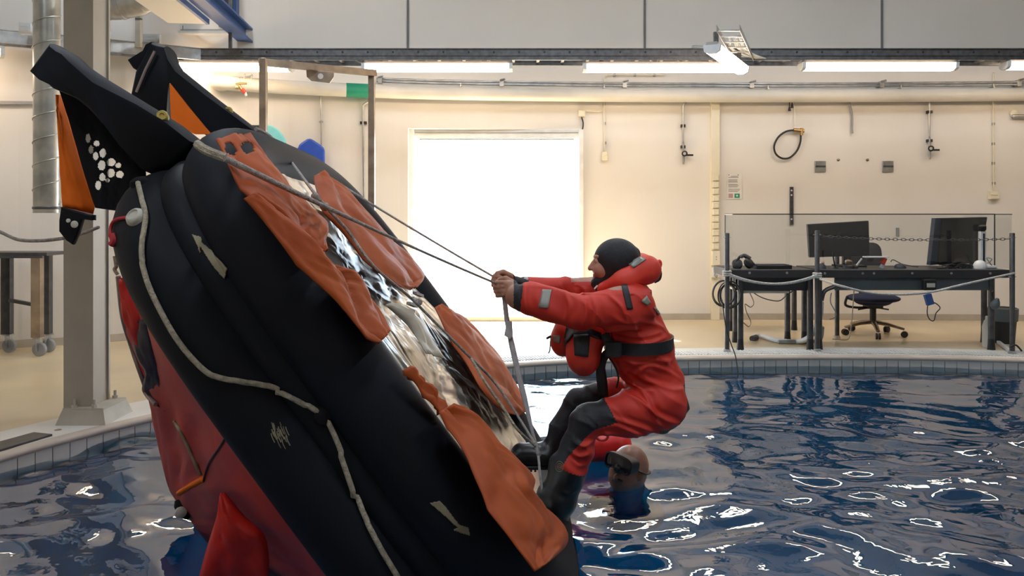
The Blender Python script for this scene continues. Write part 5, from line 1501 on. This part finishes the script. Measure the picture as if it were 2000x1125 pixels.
# barrier posts with rings
def bpost(px, ytop, ybot, label, y=None):
    Y = y or deckY(ybot); x = X(px, Y); z = P(0, ytop, Y).z
    t = thing('barrier_post', label, 'post', (x, Y, 0), 'grey barrier posts round the desks')
    obj('post_tube', MB().lathe((x, Y, 0), (0, 0, 1), [(.022, 0), (.022, z - .006), (.018, z)], 16), 'dark_steel', t)
    obj('post_socket', MB().lathe((x, Y, .0), (0, 0, 1), [(.032, 0), (.032, .03), (.024, .036)], 16), 'galv', t)
    for zz in (z - .04, z - .40): obj('chain_eye', MB().tube([(x + .034 * math.cos(q) + .0, Y + .012 * math.sin(q), zz + .0) for q in np.linspace(0, 6.28, 13)[:-1]], .004, 6, closed=True), 'galv', t)
    return Vector((x, Y, z))
p1 = bpost(1420, 455, 689, 'barrier post at the left end with cable coiled behind it')
p2 = bpost(1596, 450, 688, 'barrier post in front of the left monitor')
p3 = bpost(1977, 455, 693, 'barrier post at the right end beside the bin')
p4 = bpost(1635, 463, 640, 'barrier post standing behind the left monitor', y=7.90)
# perspex screen round the desk
sc = thing('perspex_screen', 'clear perspex screen standing along the back of the desks', 'screen', (X(1680, 7.5), 7.5, dz_top))
sx0, sx1, sy_, syf = X(1417, 7.5), X(1945, 7.5), 7.52, 7.27; szt = 1.278
obj('main_pane', MB().box2((sx0, sy_, dz_top + .001), (sx1, sy_ + .006, szt)), 'perspex', sc, smooth=False)
obj('side_pane', MB().box2((sx0, syf, dz_top + .001), (sx0 + .006, sy_, szt)), 'perspex', sc, smooth=False)
obj('side_pane', MB().box2((sx1, syf, dz_top + .001), (sx1 + .006, sy_, szt)), 'perspex', sc, smooth=False)
obj('top_edge', MB().box2((sx0, sy_ - .004, szt), (sx1 + .004, sy_ + .01, szt + .010)), 'black_plastic', sc, smooth=False)
obj('top_edge', MB().box2((sx1 - .004, syf, szt), (sx1 + .010, sy_, szt + .008)), 'black_plastic', sc, smooth=False)
obj('top_edge', MB().box2((sx0 - .002, syf, szt), (sx0 + .008, sy_, szt + .006)), 'lamp_end', sc, smooth=False)
obj('corner_edge', MB().box2((sx0 - .001, sy_ - .002, dz_top), (sx0 + .005, sy_ + .008, szt)), 'dark_panel', sc, smooth=False)
obj('corner_edge', MB().box2((sx1 - .002, sy_ - .002, dz_top), (sx1 + .006, sy_ + .006, szt)), 'dark_panel', sc, smooth=False)

# monitors
def monitor(label, corners, Y, dyr, depth, screen_front, stand_px):
    """corners tl tr br bl in pixels; dyr: depth offset of the right edge"""
    t = thing('monitor', label, 'monitor', (X(stand_px, Y), Y, dz_top))
    Ys = (Y, Y + dyr, Y + dyr, Y); pts = [P(a, b, y) for (a, b), y in zip(corners, Ys)]
    n = (pts[1] - pts[0]).cross(pts[3] - pts[0]).normalized()
    if n.y < 0: n = -n
    obj('case', MB().prism(pts, n * depth), 'black_plastic', t, smooth=False, bevel=.006)
    c = sum(pts, Vector()) / 4; fr2 = [c.lerp(p, .94) - n * .002 for p in pts]
    mbs = MB().prism(fr2, n * .0015); obj('screen', mbs, screen_front, t, smooth=False)
    return t, pts, n, c
t, pts, n, c = monitor('large dark monitor seen from behind, left of the office chair', [(1577, 438), (1697, 431), (1699, 499), (1581, 503)], 7.62, -.06, .05, 'black_plastic', 1640)
obj('stand_neck', MB().box2((X(1660, 7.6) - .03, 7.68, dz_top), (X(1660, 7.6) + .045, 7.72, c.z)), 'screen_edge', t, smooth=False)
obj('stand_foot', MB().box2((X(1640, 7.6), 7.56, dz_top), (X(1690, 7.6), 7.80, dz_top + .015)), 'black_plastic', t, bevel=.004)
t, pts, n, c = monitor('tilted glossy monitor at the right end of the desk, with reflections', [(1838, 426), (1929, 424), (1914, 514), (1829, 517)], 7.62, .16, .05, 'screen_black', 1880)
obj('case_side', MB().prism([P(1827, 426, 7.60), P(1838, 426, 7.62), P(1829, 517, 7.62), P(1817, 518, 7.60)], (0, .07, 0)), 'screen_edge', t, smooth=False)
obj('stand_neck', MB().box2((X(1880, 7.7) - .04, 7.74, dz_top), (X(1880, 7.7) + .04, 7.78, c.z)), 'black_plastic', t, smooth=False)
obj('stand_foot', MB().box2((X(1850, 7.7), 7.62, dz_top), (X(1905, 7.7), 7.86, dz_top + .015)), 'black_plastic', t, bevel=.004)

# things on the desks
k_ = thing('keyboard', 'black keyboard lying on the left desk', 'keyboard', P(1510, 523, 7.4))
obj('keyboard_body', MB().box2((X(1470, 7.45), 7.32, dz_top), (X(1538, 7.45), 7.47, dz_top + .035)), 'black_plastic', k_, bevel=.006)
kk = None
for r_i in range(4):
    for ci in range(14):
        p = Vector((X(1470, 7.45) + .016 + ci * .0222, 7.345 + r_i * .034, dz_top + .037))
        if kk is None: kk = obj('key', MB().box(p, (.018, .026, .006)), 'dark_panel', k_); k0 = p
        else:
            q = kk.copy(); COL.objects.link(q); q.parent = k_; q.location = Vector(p) - k0
h_ = thing('headset', 'black headset and microphone heap at the left end of the desk', 'headset', P(1455, 524, 7.36))
obj('ear_cup', MB().lathe(Vector((X(1462, 7.36), 7.36, dz_top + .05)), (.4, -.8, .4), [(.03, -.02), (.05, -.01), (.05, .015), (.03, .025)], 16), 'black_plastic', h_)
obj('ear_cup', MB().lathe(Vector((X(1440, 7.40), 7.40, dz_top + .04)), (-.3, -.8, .5), [(.03, -.02), (.05, -.01), (.05, .015), (.03, .025)], 16), 'black_plastic', h_)
obj('head_band', MB().tube(spline([Vector((X(1436, 7.4), 7.4, dz_top + .05)), Vector((X(1448, 7.4), 7.4, dz_top + .12)), Vector((X(1460, 7.4), 7.38, dz_top + .09)), Vector((X(1472, 7.4), 7.36, dz_top + .03))], 5), .013, 8), 'black_plastic', h_)
obj('boom', MB().tube(spline([Vector((X(1448, 7.36), 7.36, dz_top + .11)), Vector((X(1452, 7.36), 7.33, dz_top + .13)), Vector((X(1462, 7.36), 7.30, dz_top + .10))], 5), .016, 8), 'dark_panel', h_)
m_ = thing('computer_mouse', 'dark mouse on the desk right of the office chair', 'mouse', P(1760, 524, 7.4))
obj('mouse_body', MB().lathe(Vector((X(1760, 7.4), 7.42, dz_top)), (0, 0, 1), [(.055, 0), (.055, .012), (.04, .035), (.012, .045)], 20), 'dark_panel', m_)
obj('mouse_lead', MB().tube(spline([Vector((X(1745, 7.4), 7.45, dz_top + .06)), Vector((X(1755, 7.4), 7.5, dz_top + .075)), Vector((X(1775, 7.4), 7.5, dz_top + .03)), Vector((X(1800, 7.4), 7.46, dz_top + .01))], 5), .004, 6), 'black_plastic', m_)
d_ = thing('desk_stand', 'thin white ledge on a red and white stem in front of the chair', 'stand', P(1720, 524, 7.35))
obj('ledge', MB().box2((X(1688, 7.4), 7.36, P(0, 503, 7.4).z), (X(1734, 7.4), 7.44, P(0, 503, 7.4).z + .012)), 'white_plastic', d_)
obj('stem', MB().bar((X(1721, 7.4), 7.4, dz_top), (X(1725, 7.4), 7.4, P(0, 515, 7.4).z), .03, .03), 'lamp_end', d_, smooth=False)
obj('stem_tag', MB().bar((X(1722, 7.4), 7.39, P(0, 515, 7.4).z), (X(1727, 7.4), 7.39, P(0, 504, 7.4).z), .05, .03), 'red_knob', d_, smooth=False)
obj('stay', MB().bar((X(1673, 7.4), 7.42, P(0, 521, 7.4).z), (X(1685, 7.4), 7.42, P(0, 505, 7.4).z), .012, .012), 'white_plastic', d_, smooth=False)
j_ = thing('joystick', 'small brown and black hand controller beside the monitor foot', 'controller', P(1657, 522, 7.4))
obj('grip', MB().lathe(Vector((X(1657, 7.4), 7.4, dz_top + .05)), (.2, 0, 1), [(.02, -.02), (.035, 0), (.035, .02), (.015, .035)], 14), 'frame_steel', j_)
obj('grip_base', MB().lathe(Vector((X(1658, 7.4), 7.4, dz_top)), (0, 0, 1), [(.06, 0), (.055, .025), (.02, .05)], 16), 'black_plastic', j_)
obj('control_knob', MB().lathe(Vector((X(1668, 7.4), 7.38, dz_top)), (0, 0, 1), [(.03, 0), (.03, .02), (.012, .03)], 12), 'dark_panel', j_)
g_ = thing('small_gadget', 'little pink and dark gadget on the desk behind the middle post', 'gadget', P(1608, 520, 7.35))
obj('gadget_body', MB().lathe(Vector((X(1606, 7.35), 7.36, dz_top)), (0, 0, 1), [(.04, 0), (.035, .03), (.015, .05)], 12), 'dark_panel', g_)
obj('gadget_knob', MB().lathe(Vector((X(1607, 7.35), 7.36, dz_top + .05)), (.3, -.3, 1), [(.012, 0), (.016, .012), (.006, .025)], 10), 'dust_pink', g_)
gn = thing('gooseneck_microphone', 'slim black gooseneck rising beside the rear post', 'microphone', P(1630, 524, 7.4))
obj('gooseneck', MB().tube(spline([Vector((X(1632, 7.4), 7.4, dz_top)), Vector((X(1629, 7.4), 7.4, dz_top + .06)), Vector((X(1627, 7.4), 7.4, dz_top + .13)), Vector((X(1628, 7.4), 7.4, dz_top + .16))], 5), [.007] * 15 + [.009], 8), 'black_plastic', gn); obj('mic_base', MB().lathe(Vector((X(1632, 7.4), 7.4, dz_top)), (0, 0, 1), [(.025, 0), (.025, .008), (.01, .012)], 14), 'black_plastic', gn)
w_ = thing('white_handset', 'white rounded handset with a coiled lead at the right end of the desk', 'handset', P(1917, 522, 7.35))
obj('handset_body', MB().lathe(Vector((X(1915, 7.35), 7.36, dz_top)), (0, 0, 1), [(.055, 0), (.06, .03), (.045, .06), (.03, .075), (.012, .08)], 20), 'white_plastic', w_)
obj('handset_cradle', MB().box2((X(1908, 7.35), 7.33, dz_top), (X(1945, 7.35), 7.44, dz_top + .03)), 'white_plastic', w_, bevel=.008)
obj('handset_lead', MB().tube(spline([Vector((X(1930, 7.35), 7.36, dz_top + .05)), Vector((X(1936, 7.35), 7.34, dz_top + .09)), Vector((X(1928, 7.35), 7.36, dz_top + .10)), Vector((X(1940, 7.35), 7.36, dz_top + .02))], 6), .006, 6), 'grey_plastic', w_)
cb = thing('console_wand', 'white and black upright wand unit behind the right monitor edge', 'controller', P(1922, 522, 7.45))
obj('wand_case', MB().box2((X(1916, 7.45), 7.46, dz_top), (X(1928, 7.45), 7.50, P(0, 452, 7.45).z)), 'white_plastic', cb, bevel=.005)
obj('wand_strip', MB().box2((X(1921, 7.45), 7.452, dz_top + .05), (X(1924, 7.45), 7.461, P(0, 456, 7.45).z)), 'black_plastic', cb)
obj('wand_head', MB().lathe(Vector((X(1922, 7.45), 7.48, P(0, 446, 7.45).z)), (0, 0, 1), [(.025, -.03), (.036, -.01), (.036, .02), (.02, .035)], 14), 'black_plastic', cb)
cbx = thing('cable_heap', 'dark cables tangled on the desk in front of the right monitor', 'cable', P(1860, 524, 7.35))
for k in range(6):
    x0 = 1830 + 12 * k
    obj('cable', MB().tube(spline([Vector((X(x0, 7.35), 7.36, dz_top + .006)), Vector((X(x0 + 14, 7.35), 7.32 + .02 * k, dz_top + .012 + .03 * (k % 2))), Vector((X(x0 + 30, 7.35), 7.38, dz_top + .03)), Vector((X(x0 + 46, 7.35), 7.36, dz_top + .006))], 5), .007, 6), 'black_plastic', cbx, angle=None)

# office chair behind the desk
cxx, cyy = X(1705, 8.15), 8.15
ch = thing('office_chair', 'blue office chair on a five star castor base behind the desk', 'chair', (cxx, cyy, 0))
sz = P(0, 584, cyy).z
chf = Field((cxx - .36, cyy - .36, sz - .10), (cxx + .36, cyy + .36, sz + .10), .011)
chf.ell((cxx, cyy, sz + .01), (.27, .25, .05), .02); chf.ell((cxx, cyy, sz - .03), (.18, .17, .045), .02)
v_, f_ = chf.mesh(); obj('seat', (v_, f_), 'chair_fabric', ch, angle=None, normals=False)
bkf = Field((cxx - .30, cyy + .1, sz + .12), (cxx + .36, cyy + .42, sz + .78), .012)
bz0 = P(0, 535, 8.35).z; bz1 = P(0, 474, 8.35).z
for s in (-1, 1):
    bkf.cap((cxx + .02 + s * .12, cyy + .24, bz0), (cxx + .02 + s * .10, cyy + .27, bz1 - .10), .09, .10, .05, sy=.4)
bkf.cap((cxx + .02, cyy + .24, bz0), (cxx + .02, cyy + .27, bz1 - .10), .10, .10, .05, sy=.4)
v_, f_ = bkf.mesh(); obj('backrest', (v_, f_), 'chair_dark', ch, angle=None, normals=False)
obj('back_support', MB().tube(spline([(cxx, cyy + .05, sz - .05), (cxx, cyy + .25, sz - .02), (cxx, cyy + .30, sz + .15), (cxx, cyy + .28, bz0 + .1)], 6), .022, 8, flat=.5), 'black_plastic', ch)
obj('gas_lift', MB().cyl((cxx, cyy, .12), (cxx, cyy, .30), .032).cyl((cxx, cyy, .30), (cxx, cyy, sz - .05), .018), 'black_plastic', ch)
obj('lift_piston', MB().cyl((cxx, cyy, .28), (cxx, cyy, sz - .07), .0195), 'galv', ch)
obj('tilt_housing', MB().box((cxx, cyy, sz - .075), (.16, .14, .04)), 'black_plastic', ch, bevel=.01)
obj('arm_bracket', MB().tube(spline([(cxx - .28, cyy - .02, sz + .03), (cxx - .30, cyy - .02, sz - .06), (cxx - .18, cyy, sz - .09), (cxx, cyy, sz - .09)], 5), .014, 8), 'black_plastic', ch)
for sx_ in (-.2, .12): obj('tilt_lever', MB().tube([(cxx, cyy, sz - .085), (cxx + sx_, cyy - .1, sz - .10)], .008, 6), 'black_plastic', ch)
for k in range(5):
    a_ = math.radians(90 + 72 * k + 20); e_ = Vector((cxx + .30 * math.cos(a_), cyy + .30 * math.sin(a_), .085))
    arm = obj('base_arm', MB().tube([(cxx, cyy, .14), (cxx + .14 * math.cos(a_), cyy + .14 * math.sin(a_), .125), e_], [.032, .027, .02], 8, flat=.7), 'frame_steel', ch)
    for s in (-1, 1):
        pr_ = Vector((-math.sin(a_), math.cos(a_), 0)); obj('castor_wheel', MB().lathe((e_.x + pr_.x * .014 * s, e_.y + pr_.y * .014 * s, .033), pr_, [(.015, -.009), (.033, -.008), (.033, .008), (.015, .009)], 16), 'black_plastic', arm)

# coil of black cable on the left post
cl = thing('cable_coil', 'coil of black cable hung behind the left barrier post', 'cable', (p1.x, p1.y + .06, P(0, 575, p1.y).z))
for k in range(6):
    c = Vector((p1.x + .02 + .035 * math.sin(k * 2.1), p1.y + .05 + .008 * k, P(0, 577 + 3 * math.cos(k * 1.7), p1.y).z)); r1_, r2_ = .085 + .008 * (k % 3), .115 + .007 * (k % 2)
    obj('cable_turn', MB().tube([c + Vector((r1_ * math.cos(t_), .01 * math.sin(2 * t_), r2_ * math.sin(t_))) for t_ in np.linspace(0, 6.283, 33)[:-1]], .006, 6, closed=True), 'black_plastic', cl, angle=None)
obj('cable_tail', MB().tube(spline([P(1410, 585, 6.85), P(1418, 640, 6.85), P(1428, 672, 6.83), P(1436, 694, 6.8), P(1440, 718, 6.75), P(1441, 738, 6.7)], 6), .005, 6), 'black_plastic', cl, angle=None)
# white lashing rope between the posts
rp_ = thing('barrier_rope', 'grey white rope slung low between the barrier posts', 'rope', (p2.x, p2.y, .7))
zr1 = P(0, 535, p1.y).z
def rope_on(a, b, s): return sag(a, b, s, 22)
r1a = Vector((p1.x, p1.y - .03, P(0, 534, p1.y).z)); r2a = Vector((p2.x, p2.y - .03, P(0, 538, p2.y).z)); r3a = Vector((p3.x, p3.y - .03, P(0, 533, p3.y).z))
for o_ in (0, .012):
    obj('rope_span', MB().tube(rope_on(r1a + Vector((0, 0, -o_)), r2a + Vector((0, 0, o_)), .085), .011, 8), 'rope_white', rp_, angle=None)
obj('rope_span', MB().tube(spline([r2a + Vector((.01, 0, -.03)), P(1640, 558, 6.85), P(1700, 572, 6.85), P(1760, 575, 6.85), P(1820, 570, 6.85), P(1880, 556, 6.8), r3a], 6), .011, 8), 'rope_white', rp_, angle=None)
for q in (p1, p2):
    for k in range(3):
        zz = (r1a.z if q is p1 else r2a.z) + .018 * (k - 1)
        obj('rope_wrap', MB().tube([(q.x + .034 * math.cos(t_), q.y + .034 * math.sin(t_), zz) for t_ in np.linspace(0, 6.283, 17)[:-1]], .010, 6, closed=True), 'rope_white', rp_, angle=None)
# chain between the middle and right posts, one link per piece
chn = thing('barrier_chain', 'thin steel chain slung between the middle and right barrier posts', 'chain', (p2.x, p2.y, p2.z - .06))
ca = Vector((p2.x + .03, p2.y, p2.z - .055)); cb_ = Vector((p3.x - .03, p3.y, p3.z - .055)); cpts = sag(ca, cb_, .02, 46)
for k in range(46):
    a_, b_ = cpts[k], cpts[k + 1]; d = (b_ - a_); L_ = d.length; d.normalize(); up_ = Vector((0, 0, 1)) if k % 2 == 0 else Vector((0, 1, 0)); m_c = (a_ + b_) / 2
    obj('chain_link', MB().tube([m_c + d * math.cos(t_) * L_ * .66 + up_ * math.sin(t_) * .011 for t_ in np.linspace(0, 6.283, 11)[:-1]], .0032, 5, closed=True), 'dark_steel', chn, angle=None)
# corrugated hose on the deck
hs_ = thing('corrugated_hose', 'pale corrugated hose lying on the deck under the left desk', 'hose', PF(1540, 668))
hp_ = spline([PF(1471, 664) + Vector((0, 0, .025)), PF(1485, 662) + Vector((0, 0, .03)), PF(1520, 670) + Vector((0, 0, .025)), PF(1560, 672) + Vector((0, 0, .025)), P(1584, 655, 7.3), P(1600, 625, 7.35), P(1604, 590, 7.4)], 14)
obj('hose_tube', MB().tube(hp_, [.024 + .003 * (k % 2) for k in range(len(hp_))], 10), 'lamp_end', hs_, angle=None)
obj('hose_tube', MB().tube(spline([PF(1520, 672) + Vector((0, 0, .02)), PF(1570, 671) + Vector((0, 0, .02)), PF(1600, 668) + Vector((0, 0, .02)), P(1606, 640, 7.5)], 10), .02, 10), 'grey_plastic', hs_, angle=None)
obj('hose_end', MB().cyl(PF(1469, 666) + Vector((0, 0, .022)), PF(1477, 664) + Vector((0, 0, .026)), .03), 'dark_panel', hs_)
# dangling leads under the desks
for k, (pts, m_, lab) in enumerate((
    ([(1461, 566), (1472, 590), (1466, 600), (1455, 594), (1458, 610), (1466, 628), (1462, 638), (1452, 630)], 'frame_steel', 'brown lead looping below the left end of the left desk'),
    ([(1466, 568), (1490, 582), (1520, 588), (1535, 578), (1548, 568)], 'dark_steel', 'dark lead slung under the middle of the left desk'),
    ([(1578, 566), (1582, 600), (1588, 640), (1590, 650)], 'black_plastic', 'thin black lead hanging straight behind the middle post'),
    ([(1624, 572), (1622, 590), (1632, 610), (1630, 620), (1620, 624)], 'grey_plastic', 'grey lead curling beside the front leg of the long desk'),
    ([(1668, 568), (1664, 620), (1660, 655), (1652, 664), (1626, 662)], 'frame_steel', 'brown lead dropping to the deck left of the chair base'))):
    tag(obj('desk_lead', MB().tube(spline([P(a, b, 7.35) for a, b in pts], 6), .005, 6), m_, angle=None), lab, 'cable')
# box of sockets hanging under the desk
pb = thing('power_box', 'black box with a blue plug and looping lead hanging under the long desk', 'power box', P(1814, 590, 7.15))
obj('box_case', MB().box2((X(1804, 7.15), 7.14, P(0, 567, 7.15).z), (X(1828, 7.15), 7.19, P(0, 546, 7.15).z)), 'black_plastic', pb, bevel=.004)
obj('box_label', MB().box2((X(1811, 7.13), 7.132, P(0, 561, 7.15).z), (X(1827, 7.13), 7.141, P(0, 553, 7.15).z)), 'light_white', pb, bevel=.002)
obj('hanging_plug', MB().bar(P(1811, 575, 7.14), P(1817, 595, 7.14), .04, .06), 'blue_paint', pb, smooth=False)
obj('plug_lead', MB().tube(spline([P(1812, 594, 7.14), P(1811, 612, 7.14), P(1816, 624, 7.14), P(1824, 626, 7.14), P(1828, 612, 7.14), P(1836, 602, 7.14), P(1830, 594, 7.14), P(1822, 590, 7.14)], 6), .005, 6), 'black_plastic', pb, angle=None)
# bin and canister at the right
by_ = 7.68; bx_ = X(1958, by_)
bn = thing('waste_bin', 'black bin with a pale liner folded over its rim behind the right post', 'bin', (bx_, by_, 0))
obj('bin_body', MB().lathe((bx_, by_, 0), (0, 0, 1), [(.105, 0), (.125, .28), (.13, .34), (.12, .34)], 28), 'black_plastic', bn)
obj('bin_liner', MB().lathe((bx_, by_, .22), (0, 0, 1), [(.131, 0), (.136, .06), (.138, .125), (.128, .13), (.122, .08)], 28), 'modesty', bn)
cn_x, cn_y = X(1932, 7.4), 7.42
ca_ = thing('white_canister', 'white plastic canister standing beside the right desk leg', 'canister', (cn_x, cn_y, 0))
obj('canister_body', MB().lathe((cn_x, cn_y, 0), (0, 0, 1), [(.045, 0), (.05, .01), (.05, .20), (.035, .25), (.02, .27)], 20), 'white_plastic', ca_)
obj('canister_neck', MB().lathe((cn_x, cn_y, .265), (0, 0, 1), [(.022, 0), (.022, .03), (.015, .035)], 14), 'white_plastic', ca_)
hg = thing('hanging_valve', 'dark knobbly fitting hanging on the right desk leg', 'fitting', P(1944, 595, 7.18))
obj('fitting_body', MB().lathe(P(1944, 594, 7.17), (.2, -.3, 1), [(.015, -.05), (.035, -.03), (.04, .0), (.03, .03), (.012, .06)], 14), 'modesty', hg)
obj('fitting_strap', MB().tube(spline([P(1940, 582, 7.16), P(1937, 574, 7.16), P(1941, 566, 7.16)], 4), .006, 6), 'black_plastic', hg)
sy2 = thing('post_bracket', 'blue grey bracket and strap at the foot of the right post', 'bracket', (p3.x, p3.y, 0))
obj('bracket_bar', MB().bar(PF(1950, 672) + Vector((0, 0, .02)), PF(1976, 692) + Vector((0, 0, .02)), .03, .025), 'lamp_end', sy2, smooth=False)
obj('bracket_bar', MB().bar(PF(1978, 690) + Vector((0, 0, .02)), PF(2005, 690) + Vector((0, 0, .02)), .03, .02), 'lamp_end', sy2, smooth=False)
obj('bracket_strap', MB().tube(spline([P(1972, 678, 6.9), P(1984, 674, 6.9), P(1996, 686, 6.88)], 5), .008, 6), 'black_plastic', sy2)
